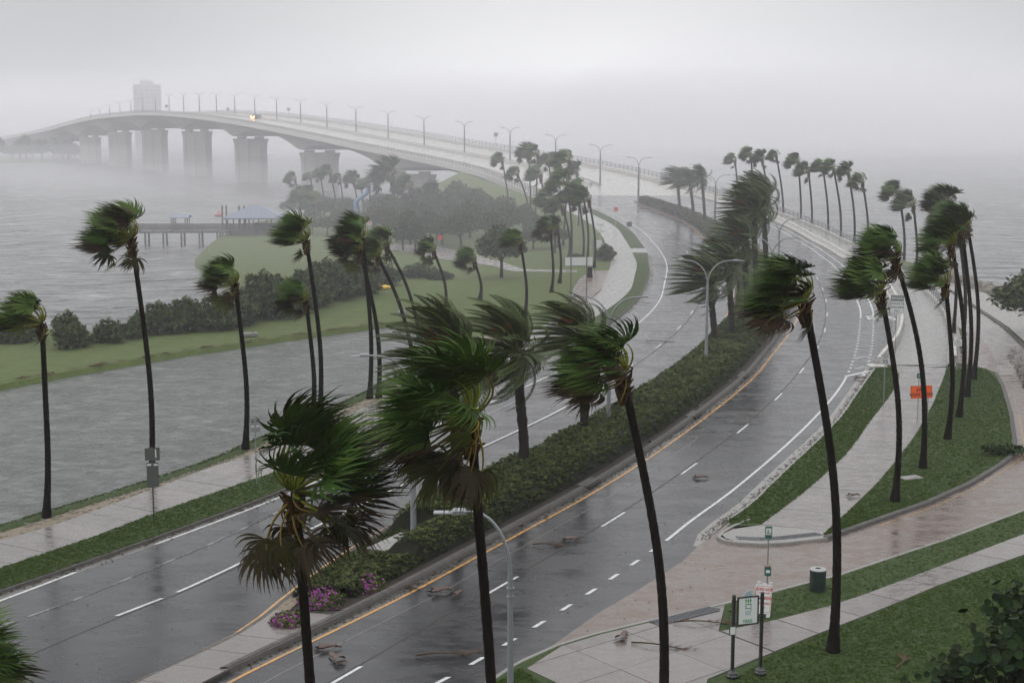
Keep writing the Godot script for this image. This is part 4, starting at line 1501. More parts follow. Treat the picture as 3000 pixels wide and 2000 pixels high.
func tree_kind(kind: int) -> Node3D:   # broadleaf prototypes, kept out of the scene: trunk, limb, crown
	var t := Node3D.new()
	var wind := Vector3(-1, 0, .1)
	var lobes := []
	var h := 3.2
	if kind == 0:
		lobes = [[-.5, 4.6, 0, 2.3, .8], [1.4, 4.2, .6, 1.9, .8], [-1.9, 3.9, -.5, 1.7, .8], [.3, 5.7, -.4, 1.6, .8], [.2, 3.8, 1.6, 1.6, .8], [-.3, 3.9, -1.7, 1.6, .8]]
	elif kind == 1:
		lobes = [[-.2, 5.2, 0, 1.9, 1.1], [.7, 4.0, .7, 1.5, .9], [-1.1, 4.0, -.3, 1.5, .9], [-.3, 6.6, 0, 1.2, 1.0]]
	elif kind == 2:
		lobes = [[-2.0, 3.6, 0, 1.9, .75], [1.6, 3.7, .3, 2.0, .75], [0, 4.4, .5, 2.1, .75], [0, 3.6, -1.6, 1.9, .75], [3.0, 3.1, 0, 1.2, .75], [-3.2, 3.0, .2, 1.3, .75]]
	else:
		lobes = [[0, 1.2, 0, 1.2, .9], [1.1, .9, .3, .95, .9], [-1.1, .9, -.2, .95, .9], [.3, 1.8, -.5, .7, .9], [-.4, .7, .9, .9, .8], [-.6, 2.0, .2, .45, 1.2], [.9, 1.9, .3, .4, 1.2], [-1.7, 1.4, .2, .45, 1.1], [1.8, 1.2, -.2, .4, 1.0], [.1, 2.4, 0, .32, 1.4]]
	for k in (7 if kind < 3 else 0):
		var a := rng.randf() * TAU
		var l: Array = lobes[rng.randi_range(0, 3)]
		var q = Vector3(cos(a), rng.randf_range(-.1, .9), sin(a)).normalized() * l[3] * .95
		lobes.append([l[0] + q.x, l[1] + q.y * .8, l[2] + q.z, rng.randf_range(.35, .7), 1.0])
	var mb := MB.new()
	clump_crown(mb, lobes, 2600 if kind < 3 else 1900, .34 if kind < 3 else .26, Color(.012, .021, .007), Color(.075, .095, .034), wind)
	var c := put("crown", mb, M.foliage, t)
	mb = MB.new()
	if kind < 3:
		mb.tube([Vector3(0, -.3, 0), Vector3(.05, 1.2, 0), Vector3(-.1, 2.6, .05), Vector3(-.15, 4.0, 0)], [.26, .2, .16, .08], 7)
		put("trunk", mb, M.grey_bark, t)
		for k in 4:
			var l: Array = lobes[k]
			var lm := MB.new()
			lm.tube([Vector3(-.05, 2.0, 0), Vector3(l[0] * .5, (2.0 + l[1]) * .5, l[2] * .5), Vector3(l[0], l[1], l[2])], [.12, .09, .04], 5)
			put("limb", lm, M.grey_bark, t)
	else:
		for k in 4:
			var a := k * 1.6
			var lm := MB.new()
			lm.tube([Vector3(cos(a) * .2, -.3, sin(a) * .2), Vector3(cos(a) * .5, .7, sin(a) * .5), Vector3(cos(a) * 1.0, 1.4, sin(a) * .9)], [.07, .05, .03], 5)
			put("stem", lm, M.grey_bark, t)
	return t

func plant(proto: Node3D, called: String, label: String, category: String, group: String, at: Vector3, size: float, turn: float, squash := 1.0) -> Node3D:
	var c: Node3D = proto.duplicate()
	c.name = numbered(called)
	add_child(c)
	c.position = at
	c.rotation.y = turn
	c.scale = Vector3(size, size * squash, size)
	tag(c, label, category, group)
	return c

func vegetation() -> void:
	rng.seed = 21
	var wind := Vector3(-1, .04, .1).normalized()
	var crowns := []
	for k in 8:
		var c := Node3D.new()
		fan_crown(c, (wind + Vector3(0, rng.randf_range(-.1, .15), rng.randf_range(-.35, .3))).normalized(), rng.randf_range(.62, 1.05), rng.randi_range(28, 36), 28, rng.randf_range(1.02, 1.22), false, 5, rng.randi_range(1, 5))
		crowns.append(c)
	var far_crowns := []
	for k in 6:
		var c := Node3D.new()
		fan_crown(c, (wind + Vector3(0, rng.randf_range(-.1, .15), rng.randf_range(-.35, .3))).normalized(), rng.randf_range(.6, 1.05), rng.randi_range(24, 32), 20, rng.randf_range(1.0, 1.2), true, 4, rng.randi_range(1, 4))
		far_crowns.append(c)
	# --- the near palms, each with a crown of its own
	var n1 := Node3D.new()
	fan_crown(n1, Vector3(.86, .40, .22).normalized(), .62, 29, 36, 1.14, false, 7, 12)
	fan_palm("nearest fan palm by the purple flowers, its torn crown blown to the right", "", P(-5.05, 33.0, .1), P(-5.20, 33.0, 11.34), n1, 1.0, 0, 1.6, .135)
	var n2 := Node3D.new()
	fan_crown(n2, Vector3(-1, -.05, .40).normalized(), .62, 30, 36, 1.08, false, 7, 11)
	fan_palm("fan palm standing in front of the curved single lamp, with drooping yellowed fronds", "", P(-.60, 33.0, 0), P(-1.0, 33.0, 13.15), n2, 1.0, 0, 1.6, .135)
	var n3 := Node3D.new()
	fan_crown(n3, Vector3(-1, .05, .15).normalized(), .85, 34, 36, 1.02, false, 6)
	fan_palm("fan palm leaning over the right carriageway, dead brown fronds streaming left below its crown", "", P(5.0, 44.5, .1), P(3.55, 44.5, 12.15), n3, 1.0, 0, 1.5, .155)
	var n4 := Node3D.new()
	fan_crown(n4, Vector3(-1, .03, .1).normalized(), .85, 34, 34, 1.04, false, 6)
	fan_palm("tall fan palm rooted in the near corner lawn, right of the green bin", "", P(12.3, 51.9, .12), P(10.8, 51.9, 13.6), n4, 1.0, 0, 1.6, .165)
	# --- the row along the lagoon
	var G := "palms along the lagoon walk"
	fan_palm("fan palm at the left edge of the picture with a golden stalk in its crown", G, P(-24, 71), P(-23.75, 71, 10.1), crowns[0], .92, .1)
	fan_palm("tall fan palm beside the three-panelled sign by the lagoon", G, P(-20.4, 78.4), P(-21.0, 78.4, 13.8), crowns[1], 1.05, -.1)
	fan_palm("fan palm alone at the lagoon edge, beside the small two-holed sign", G, P(-16.6, 86.5), P(-16.95, 86.5, 10.4), crowns[2], .95, .05)
	fan_palm("taller palm of the pair behind the nearest palm's crown", G, P(-13.2, 95.9), P(-13.9, 95.9, 12.3), crowns[5], 1.0, 0)
	fan_palm("shorter palm of the pair behind the nearest palm's crown", G, P(-13.5, 94.1), P(-13.75, 94.1, 8.4), crowns[4], .85, .15)
	fan_palm("left trunk of the twin palms at the lagoon's far end", G, P(-10.5, 103), P(-10.85, 103, 11.9), crowns[6], 1.0, -.05)
	fan_palm("right trunk of the twin palms at the lagoon's far end, with the lower crown", G, P(-9.8, 103), P(-11.0, 103, 11.0), crowns[2], .92, .2)
	fan_palm("slender palm leaning far left behind the twin palms", G, P(-8.1, 116.6), P(-11.0, 116.6, 9.3), crowns[7], .85, .1, 1.25)
	fan_palm("second slender leaning palm, right of the first, behind the twin palms", G, P(-8.9, 135.2), P(-11.9, 135.2, 8.6), crowns[1], .95, 0, 1.25)
	# --- the park
	G = "fan palms on the park lawn"
	fan_palm("short fan palm on the lawn with the compact round crown, left of the plaza", G, P(-7.2, 152.9), P(-8.4, 152.9, 6.5), crowns[2], .88, -.1)
	fan_palm("lowest fan palm on the park lawn, in front of the broad round tree", G, P(-3.7, 163.4), P(-4.3, 163.4, 4.4), crowns[4], 1.0, 0)
	fan_palm("fan palm on the lawn just right of the broad round tree", G, P(1.4, 149.4), P(.9, 149.4, 7.6), crowns[0], .9, .1)
	fan_palm("fan palm beside the left post of the plaza board", G, P(4.8, 171.2), P(4.6, 171.2, 7.4), crowns[6], .9, .1)
	fan_palm("fan palm behind the plaza board, close to the palm at its left post", G, P(6.1, 181.3), P(5.8, 181.3, 7.1), crowns[3], .85, 0)
	G = "cluster of palms where the walk meets the bridge"
	var cl := [["tallest-crowned palm of the cluster, hanging left over the bridge edge", 8.9, 214.9, 8.3, 11.3, 1.25], ["palm with the thick dark crown in the middle of the cluster", 11.3, 212.1, 10.5, 10.2, 1.1], ["rightmost palm of the cluster beside the walk, with an orange stalk", 11.7, 201.1, 10.9, 9.4, 1.0],
		["leftmost lone palm before the bridge railing", -.8, 285, -1.9, 12.8, 1.0], ["palm with a curved trunk, second from the left before the bridge", 3.4, 270, 1.1, 10.8, 1.0], ["highest palm of the left pair before the bridge", 3.4, 275, 3.2, 14.4, 1.1], ["palm just right of the highest one of the left pair", 4.2, 268, 4.8, 14.6, 1.05],
		["low full palm in the gap of the cluster", 6.0, 262, 5.3, 10.6, 1.25], ["slim palm left of centre in the cluster", 7.6, 275, 7.1, 12.8, .9], ["slim palm right of centre in the cluster", 9.5, 280, 8.8, 13.1, .95], ["high palm at the top right of the cluster", 8.6, 240, 9.6, 14.0, 1.3],
		["palm hidden behind the thick dark crown", 12.1, 262, 11.9, 11.4, 1.0], ["low palm at the left foot of the cluster", 6.7, 225, 6.3, 8.3, 1.1], ["lowest palm at the foot of the cluster, above the embankment", 8.8, 218, 7.8, 7.4, 1.15], ["palm between the two thick trunks of the cluster", 10.4, 208, 9.7, 9.4, 1.05]]
	for k in cl.size():
		var q: Array = cl[k]
		fan_palm(q[0], G, P(q[1], q[2], -.1), P(q[3], q[2], q[4]), far_crowns[k % 6], q[5], rng.randf_range(-.2, .2))
	# --- the row beyond the far railing
	G = "row of tall palms along the bay railing"
	var words := ["first and farthest", "second", "third", "fourth", "fifth", "sixth", "seventh", "eighth", "ninth", "tenth", "eleventh", "last and nearest"]
	var row := [[47.2, 297, 46.3, 12.5], [49.2, 290, 48.3, 13.9], [51.6, 285, 49.8, 13.1], [53.6, 281, 51.9, 13.9], [55.1, 272, 54.4, 12.9], [56.0, 266, 55.2, 11.2], [57.1, 257, 55.9, 12.2], [57.9, 250, 56.2, 12.5], [58.6, 243, 57.2, 11.9], [58.9, 235, 57.7, 10.7], [58.9, 213, 57.8, 9.9], [57.9, 203, 57.2, 8.6]]
	for k in row.size():
		var q: Array = row[k]
		fan_palm("tall palm by the bay railing, %s of the row counted from the bridge" % words[k], G, P(q[0], q[1], -1.4), P(q[2], q[1], q[3]), far_crowns[(k * 5 + 1) % 6], [1.0, 1.0, 1.0, .92, 1.05, 1.05, 1.0, .95, .95, 1.05, 1.1, 1.15][k], rng.randf_range(-.25, .25), 1.5, .2)
	# --- the island
	G = "palms on the island lawn"
	fan_palm("island palm in front of the bus shoulder sign, tall with a full crown", G, P(24.1, 81.2, .13), P(22.0, 81.2, 12.5), crowns[4], 1.08, 0)
	fan_palm("island palm nearest to the driveway, at the walk's lawn edge", G, P(20.5, 73.8, .13), P(19.3, 73.8, 11.4), crowns[0], 1.02, .1)
	fan_palm("straight island palm right of the orange sign", G, P(27.9, 89.0, .13), P(27.3, 89, 10.1), crowns[5], 1.05, -.1)
	fan_palm("island palm with a bowed trunk, middle of the lawn", G, P(30.8, 95.9, .13), P(29.7, 95.9, 12.0), crowns[7], 1.0, .05, 2.3)
	fan_palm("island palm close behind the one with the bowed trunk", G, P(33.7, 103.3, .13), P(32.7, 103.3, 12.5), crowns[3], 1.02, -.1)
	fan_palm("island palm by the far kerb, rightmost of the group", G, P(36.5, 110.5, .13), P(35.4, 110.5, 12.2), crowns[6], .95, .15, 2.2)
	fan_palm("grey trunked palm behind the end of the bay railing", G, P(42.9, 136.6), P(41.8, 136.6, 12.4), crowns[1], 1.05, .2)
	fan_palm("grey trunked palm beside the no parking board", G, P(40.8, 127.1), P(39.8, 127.1, 11.4), crowns[4], 1.1, 0)
	# --- date palms in the median
	var dates := []
	for k in 3:
		var c := Node3D.new()
		date_crown(c, (wind + Vector3(0, .15, rng.randf_range(-.2, .3))).normalized(), [.85, 1.15, 1.0][k], [62, 56, 60][k], 1.1, true)
		dates.append(c)
	date_palm("date palm with orange fruit stalks standing in the near median shrubs", P(.7, 79.2, .15), P(.3, 79.2, 7.3), dates[0], 1.0, 0)
	date_palm("date palm behind the near palm with yellowed fronds, its long fronds hanging over the road", P(-2.9, 72.5, .15), P(-3.0, 72.5, 7.9), dates[0], 1.1, .5)
	date_palm("date palm with orange fruit, third along the median", P(4.6, 89.0, .15), P(4.5, 89, 6.7), dates[1], .95, .1)
	date_palm("date palm in the median left of the middle twin lamp, swept flat to the left", P(18.0, 125.1, .15), P(17.6, 125.1, 6.2), dates[1], 1.0, 0)
	date_palm("date palm next after the one swept flat, by the yellow line", P(20.2, 129.4, .15), P(19.9, 129.4, 6.9), dates[2], 1.0, -.1)
	date_palm("lower date palm of the dense median clump", P(23.0, 138.1, .15), P(22.7, 138.1, 8.6), dates[1], 1.0, .2)
	date_palm("tallest date palm of the dense median clump", P(25.3, 146, .15), P(24.8, 146, 11.2), dates[2], 1.0, .1)
	date_palm("farther date palm of the dense median clump, with a drooping frond", P(28.6, 158.6, .15), P(28.0, 158.6, 11.0), dates[1], 1.1, -.2)
	date_palm("back date palm of the dense median clump", P(30.6, 170.0, .15), P(30.0, 170, 11.6), dates[2], 1.05, 0)
	date_palm("left one of three date palms on the far median tip", P(32.0, 272.3, slope_at(272)), P(31.6, 272.3, 9.6), dates[1], .95, .1)
	date_palm("middle one of three date palms on the far median tip", P(33.6, 263.8, slope_at(264)), P(32.9, 263.8, 9.7), dates[2], .9, 0)
	date_palm("right one of three date palms on the far median tip", P(34.6, 255.5, slope_at(255)), P(34.0, 255.5, 10.6), dates[0], .8, .2)
	park_trees(far_crowns)
	shrubs()
	grasses()
	foreground()
	for c in crowns + far_crowns + dates + [n1, n2, n3, n4]:
		c.free()

func park_trees(far_crowns: Array) -> void:
	rng.seed = 33
	var kinds := []
	for k in 4:
		kinds.append(tree_kind(k))
	var T := "trees in the park"
	var list := [["broad round dark tree on the lawn before the park lane", 0, -1.4, 188, 1.05, 1.0], ["round tree at the near side of the park lane, left of the red sign", 1, -17.6, 229, .8, .8], ["small round tree beside the red sign on the park lane", 1, -15.6, 229, .75, .8], ["thick trunked tree behind the short lawn palm", 1, -14.0, 243, .9, .8],
		["low wide tree at the left end of the park, by the jetty pavilion", 2, -50.5, 322, .75, .75], ["tree behind the pavilion palms, leftmost of the back row", 0, -43, 318, .8, .9], ["grey green tree right of the pavilion palms", 0, -38, 300, .9, .8], ["low tree below the blue slide", 2, -31.5, 270, .8, .9], ["tree in the dark middle of the park, left part", 0, -26, 268, .9, .8],
		["tree in the dark middle of the park, beside the blue slide", 0, -24, 285, 1.0, .95], ["tree left of the bridge pier foot", 0, -20.5, 300, 1.1, .95], ["dense tree under the bridge pier", 1, -16.5, 290, 1.2, .95], ["tall dense tree under the bridge girder", 0, -11, 296, 1.3, .98], ["bushy tree at the top of the park mass", 0, -6.5, 280, 1.1, 1.05],
		["bushy tree right of the park mass by the bridge edge", 2, -2.0, 272, 1.0, 1.15], ["tree behind the cluster palms, left", 0, 2.2, 262, .85, 1.0], ["tree behind the cluster palms, right", 2, 5.0, 250, .8, .95], ["dark tree below the bushy ones, in the centre", 0, -7.5, 255, 1.1, .85], ["dark tree above the park lane, right of centre", 2, -3.0, 243, 1.0, .95],
		["dark tree behind the broad round tree", 0, -8.5, 235, .95, .9], ["wide shrubby tree under the cluster palms", 2, 3.5, 232, .8, .75], ["pale green low tree on the embankment", 2, 7.6, 236, .7, .8], ["tree hidden between the park lane trees", 0, -20, 246, .9, .85], ["dim tree at the back left of the lane", 2, -34, 262, .8, .75], ["dim tree behind the slender leaning palms", 0, -28.5, 252, .85, .75]]
	list.append_array([["tree filling the gap right of the pavilion", 2, -35.5, 308, .9, .9], ["dark tree behind the pavilion's right end", 0, -41, 292, .75, .7], ["shrubby tree at the pavilion's right corner", 2, -38.2, 272, .6, .55], ["tree between the slide and the pier foot", 0, -27.5, 296, 1.0, .9], ["dark tree left of the slide's foot", 0, -33.5, 288, .85, .8], ["wide dark tree in the middle of the park mass", 2, -17.5, 268, 1.1, .95],
		["dark tree under the girder's right part", 0, -14, 276, 1.1, .9], ["dark tree under the bushy top ones", 2, -10.5, 262, 1.1, .9], ["tree joining the park mass to the cluster palms", 0, -.5, 256, 1.0, .9], ["dark tree just above the park lane, left of centre", 0, -22.5, 256, .95, .85], ["dark tree just above the park lane, in its middle", 2, -13.2, 250, .95, .85], ["tree behind the red sign by the lane", 0, -11.8, 240, .9, .8], ["tree left of the thick trunked one", 1, -17.2, 240, .9, .85]])
	for q in list:
		plant(kinds[q[1]], "broadleaf_tree", q[0], "tree", T, P(q[2], q[3], -.1), q[4], rng.randf() * TAU, q[5])
	# small palms in the haze behind the park
	var small := [["lone hazy palm above the pavilion's right end", -47.5, 318, -48.2, 8.0, 1.0], ["hazy palm of the pair left of the bridge pier, left one", -44.5, 318, -44.8, 8.2, .8], ["hazy palm of the pair left of the bridge pier, right one", -42.0, 318, -42.6, 8.8, .8], ["high hazy palm before the bridge pier", -37.8, 306, -38.8, 9.6, 1.15], ["hazy palm before the right edge of the bridge pier", -36.4, 306, -36.8, 8.6, .8],
		["left of two hazy palms in the gap right of the pier", -33.2, 306, -33.9, 8.2, 1.05], ["right of two hazy palms in the gap right of the pier", -31.9, 306, -32.6, 8.2, .8], ["ragged palm at the top of the blue slide", -30.0, 300, -30.0, 7.2, 1.1], ["full hazy palm with three trunks beside it, left", -43.5, 302, -43.7, 4.6, 1.35], ["full hazy palm in the middle of the low group", -41.6, 300, -41.8, 5.0, 1.4], ["full hazy palm at the right of the low group", -40.0, 296, -40.2, 4.2, 1.4], ["very wide dark palm before the bridge girder", -24.2, 296, -24.8, 9.2, 2.1], ["short palm right of the very wide one", -20.4, 292, -20.6, 7.4, 1.5]]
	for k in small.size():
		var q: Array = small[k]
		fan_palm(q[0], "hazy palms at the back of the park", P(q[1], q[2], -.3), P(q[3], q[2], q[4]), far_crowns[k % 6], q[5], rng.randf_range(-.3, .3), 1.4, .17)
	# bushes on the spit
	var B := "bushes on the outer edge of the spit"
	var bush := [["low dark bush cut by the left picture edge", -46.5, 132, 1.3, .8], ["round bush behind the leftmost palm's crown", -40.6, 128.6, 1.25, 1.0], ["sparse wind bent bush between two taller ones", -37.6, 131.5, .95, .9], ["taller bush left of the tall lagoon palm", -34.3, 137, 1.2, 1.0], ["bush just behind the tall lagoon palm", -32.0, 138.5, 1.3, 1.0], ["wide bush right of the tall lagoon palm", -29.4, 140, 1.35, .95], ["pale edged bush in the row's middle", -27.4, 142, 1.3, .9], ["bush filling the row left of the sparse one", -36.0, 134.5, 1.0, .8], ["bush filling the row before the highest one", -28.4, 145, 1.4, .95], ["bush between the highest one and its right neighbour", -24.9, 150.5, 1.6, 1.0], ["bush at the corner where the lawn begins", -22.6, 158.5, 1.7, .95], ["bush between the two big ones by the kayak", -20.2, 167, 1.9, .9], ["highest dark bush of the row, behind the lone lagoon palm", -26.0, 148, 1.8, 1.05], ["dark bush right of the highest one", -23.9, 153, 1.5, .95],
		["big dark bush at the left of the park lawn", -21.5, 164, 1.9, .95], ["big dark bush beside the yellow kayak", -19.0, 170, 1.8, .9], ["bush behind the twin lagoon palms", -17.0, 179, 1.5, .8], ["low bush on the lawn slope", -12.5, 188, 1.3, .6], ["small bush on the lawn, right of the slope", -9.5, 186, .9, .55]]
	for q in bush:
		plant(kinds[3], "bush", q[0], "bush", B, P(q[1], q[2], -.15), q[3], rng.randf() * TAU, q[4])
	plant(kinds[3], "bush", "rounded bush at the foot of the park sign", "bush", "", P(14.0, 212.5, .1), .95, 1.0, .9)
	plant(kinds[3], "bush", "brown hedge piece at the embankment foot beside the plaza", "bush", "", P(9.2, 205, 0), 1.1, 2.0, .55)
	plant(kinds[0], "shore_tree", "wind torn tree at the right picture edge beyond the shore road", "tree", "", P(50.6, 136, -.3), 1.3, 1.0, .74)
	plant(kinds[2], "shore_tree", "lower torn tree right of the shore road, nearer than its neighbour", "tree", "", P(50.6, 128, -.3), 1.1, 2.0, .9)
	for k in kinds:
		k.free()

func sprig(flower := false) -> ArrayMesh:
	var mb := MB.new()
	for k in 9:
		var a := k * 2.4
		var out := Vector3(cos(a), rng.randf_range(.1, 1.2), sin(a)).normalized()
		var p := Vector3(cos(a), 0, sin(a)) * .02
		var tip := out * rng.randf_range(.10, .17)
		var w := out.cross(Vector3.UP).normalized() * .035
		mb.tri(p, tip * .6 + w, tip)
		mb.tri(p, tip, tip * .6 - w)
	return mb.done()

func scatter(called: String, mesh: Mesh, mat: Material, where: Array, cols: Array, label: String, category: String, parent: Node = null) -> MultiMeshInstance3D:
	var mm := MultiMesh.new()
	mm.transform_format = MultiMesh.TRANSFORM_3D
	mm.use_colors = true
	mm.mesh = mesh
	mesh.surface_set_material(0, mat)
	mm.instance_count = where.size()
	for i in where.size():
		mm.set_instance_transform(i, where[i])
		mm.set_instance_color(i, cols[i])
	var o := MultiMeshInstance3D.new()
	o.multimesh = mm
	if parent:
		o.name = called
		parent.add_child(o, true)
		o.set_meta("kind", "stuff")
	else:
		o.name = numbered(called)
		add_child(o)
		tag(o, label, category, "", "stuff")
	return o

func mound_height(x: float, d: float, n: FastNoiseLite) -> float:
	var l := along(MEDIAN_L, d) + .45
	var r := along(MEDIAN_R, d) - .95
	var s := (x - l) / (r - l)
	if s < 0 or s > 1:
		return 0.0
	var edge := clampf(minf(s, 1 - s) * 7.0, 0, 1)
	var lump := n.get_noise_2d(x, d)
	var h := .24 + .95 * clampf(.6 - lump * .9, -.15, 1.0) + .12 * n.get_noise_2d(x * 2.7, d * 2.7 + 50)
	if d < 63.0 or (absf(d - 65.6) < 2.6 and s < .62):
		h *= .45 if d < 63.0 else .12
	return maxf(h * sqrt(edge), .02)

func shrubs() -> void:
	rng.seed = 44
	var n := FastNoiseLite.new()
	n.seed = 9
	n.frequency = .33
	n.noise_type = FastNoiseLite.TYPE_CELLULAR
	n.cellular_return_type = FastNoiseLite.RETURN_DISTANCE
	n.fractal_type = FastNoiseLite.FRACTAL_NONE
	# dark twiggy body of the planting
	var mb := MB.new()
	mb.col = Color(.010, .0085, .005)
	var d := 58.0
	while d < 288:
		var step := .5 if d < 120 else 1.5
		var cols := 11
		for k in cols:
			var q := []
			for o in [[0, 0], [1, 0], [1, 1], [0, 1]]:
				var dd = d + o[1] * step
				var s: float = (k + o[0]) / float(cols)
				var x := lerpf(along(MEDIAN_L, dd) + .45, along(MEDIAN_R, dd) - .95, s)
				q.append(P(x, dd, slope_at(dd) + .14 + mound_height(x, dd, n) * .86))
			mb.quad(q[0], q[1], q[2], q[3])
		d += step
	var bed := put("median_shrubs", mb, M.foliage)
	tag(bed, "low dark green shrubs filling the median between the carriageways", "shrubs", "", "stuff")
	var where := []
	var cols := []
	for i in 26000:
		var u := rng.randf()
		var dd := 58.0 + (u * u * .55 + u * .45) * 230.0
		var x := lerpf(along(MEDIAN_L, dd) + .42, along(MEDIAN_R, dd) - .92, rng.randf())
		var h := mound_height(x, dd, n)
		if h < .06:
			continue
		var big := 1.0 + clampf((dd - 90) / 90, 0, 1.6)
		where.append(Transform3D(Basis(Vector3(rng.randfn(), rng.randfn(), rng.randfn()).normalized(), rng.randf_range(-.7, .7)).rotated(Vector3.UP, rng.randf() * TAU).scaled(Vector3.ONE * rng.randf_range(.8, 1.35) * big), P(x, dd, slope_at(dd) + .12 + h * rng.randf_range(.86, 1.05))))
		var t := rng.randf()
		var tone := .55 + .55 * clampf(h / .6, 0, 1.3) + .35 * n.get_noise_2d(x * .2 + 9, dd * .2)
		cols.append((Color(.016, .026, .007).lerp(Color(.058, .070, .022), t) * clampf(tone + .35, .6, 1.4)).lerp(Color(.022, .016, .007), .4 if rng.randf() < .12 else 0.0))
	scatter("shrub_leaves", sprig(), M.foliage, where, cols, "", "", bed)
	# purple flowers at the nose
	for f in [["purple flowering shrub at the tip of the median", -9.0, 54.9, .8], ["purple flowering shrub behind the nearest palm's trunk", -8.0, 57.4, 1.1], ["pinkish purple shrub at the start of the green hedge", -6.4, 59.4, 1.0]]:
		var b := thing("flowering_shrub", f[0], "shrub", P(f[1], f[2], .16), rng.randf() * 6, "purple shrubs at the median nose")
		var g := MB.new()
		var fl := MB.new()
		for k in 900:
			var dir := Vector3(rng.randfn(), absf(rng.randfn()) * .8, rng.randfn()).normalized()
			var p = Vector3(dir.x * 1.0, dir.y * .62, dir.z * 1.0) * pow(rng.randf(), .3) * f[3]
			var a := Vector3(rng.randfn(), rng.randfn(), rng.randfn()).normalized()
			var c := a.cross(dir).normalized()
			var s := rng.randf_range(.05, .10)
			var m := fl if (dir.x + dir.y * .6 + .5 * sin(k * .01) > .1 and rng.randf() < .55) else g
			m.col = Color(.12, .022, .11).lerp(Color(.24, .06, .21), rng.randf()) if m == fl else Color(.02, .04, .01).lerp(Color(.08, .10, .02), rng.randf())
			m.tri(p - c * s * .6, p + a * s, p + c * s * .6)
			m.tri(p - c * s * .6, p + c * s * .6, p - a * s)
		put("leaves", g, M.foliage, b)
		put("blossom", fl, M.flower, b)

func grasses() -> void:
	rng.seed = 55
	var mb := MB.new()
	for k in 7:
		var a := k * 2.4
		var out := Vector3(cos(a), 0, sin(a))
		var w := Vector3(-sin(a), 0, cos(a)) * .012
		var p := out * rng.randf_range(0, .05)
		var top := p + out * rng.randf_range(.01, .06) + Vector3(-.03, rng.randf_range(.03, .055), 0)
		mb.tri(p - w, p + w, top)
	var tuft := mb.done()
	var where := []
	var cols := []
	var add := func(x: float, d: float, y: float, s: float) -> void:
		where.append(Transform3D(Basis(Vector3.UP, rng.randf() * TAU).scaled(Vector3.ONE * s * rng.randf_range(.7, 1.4)), P(x, d, y)))
		cols.append(Color(.018, .040, .003).lerp(Color(.041, .066, .006), rng.randf()).lerp(Color(.038, .038, .014), .5 if rng.randf() < .08 else 0.0))
	for i in 24000:
		# the left verge
		var u := rng.randf()
		var d := 52.0 + u * u * 70.0
		add.call(lerpf(along(WALK_L_IN, d), along(KERB_L, d) - .15, rng.randf()), d, .14, 1.0)
	for i in 9000:
		var d := 69.5 + rng.randf() * 47.0
		add.call(lerpf(along(KERB_R, d) + .15, along(WALK_R_IN, d), rng.randf()), d, .135, 1.1)
	for i in 12000:
		var d := 58 + rng.randf() * 60.0
		add.call(along(SHORE_L, d) + rng.randf_range(-.25, 1.2), d, .0, 1.2)
	var lawn := PackedVector2Array()
	for q in [[-.5, 46.5], [2.3, 46.5], [.3, 50.2], [-.7, 48.6]]:
		lawn.append(Vector2(q[0], q[1]))
	var near := PackedVector2Array()
	for q in [[7.2, 48], [10.0, 51.7], [12.8, 54.3], [15.0, 56.2], [19.0, 60.0], [23.0, 63.3], [27, 66.6], [27, 48]]:
		near.append(Vector2(q[0], q[1]))
	var strip := PackedVector2Array()
	for q in [[8.4, 54.2], [10.4, 55.2], [13.9, 57.5], [18.9, 62.0], [25.2, 67.7], [32, 73.7], [31, 75.4], [26.7, 71.8], [20.9, 66.4], [18.9, 64.7], [14.7, 61.1], [12.9, 59.9], [11.2, 58.7], [9.2, 57.2]]:
		strip.append(Vector2(q[0], q[1]))
	for set in [[lawn, 3000], [near, 46000], [strip, 22000]]:
		var p: PackedVector2Array = set[0]
		var box := Rect2(p[0], Vector2.ZERO)
		for q in p:
			box = box.expand(q)
		for i in set[1]:
			var q := box.position + Vector2(rng.randf() * box.size.x, rng.randf() * box.size.y)
			if Geometry2D.is_point_in_polygon(q, p):
				add.call(q.x, q.y, .12, 1.0)
	for i in 16000:
		var d := 67.5 + rng.randf() * 48
		var l := along(WALK_R_OUT, d)
		var outer := [[15.4, 67.0], [18.2, 69.7], [22.2, 73.5], [25.8, 77.6], [29.0, 82.0], [30.5, 84.3], [32.1, 88.3], [35.0, 97.4], [37.9, 107.5], [39.4, 115.5]]
		var r := 15.4
		for k in outer.size() - 1:
			if d >= outer[k][1]:
				r = lerpf(outer[k][0], outer[k + 1][0], clampf((d - outer[k][1]) / (outer[k + 1][1] - outer[k][1]), 0, 1))
		add.call(lerpf(l + .05, r - .25, rng.randf()), d, .13, 1.15)
	scatter("grass", tuft, M.foliage, where, cols, "short wet grass standing on the verges and lawns", "grass")

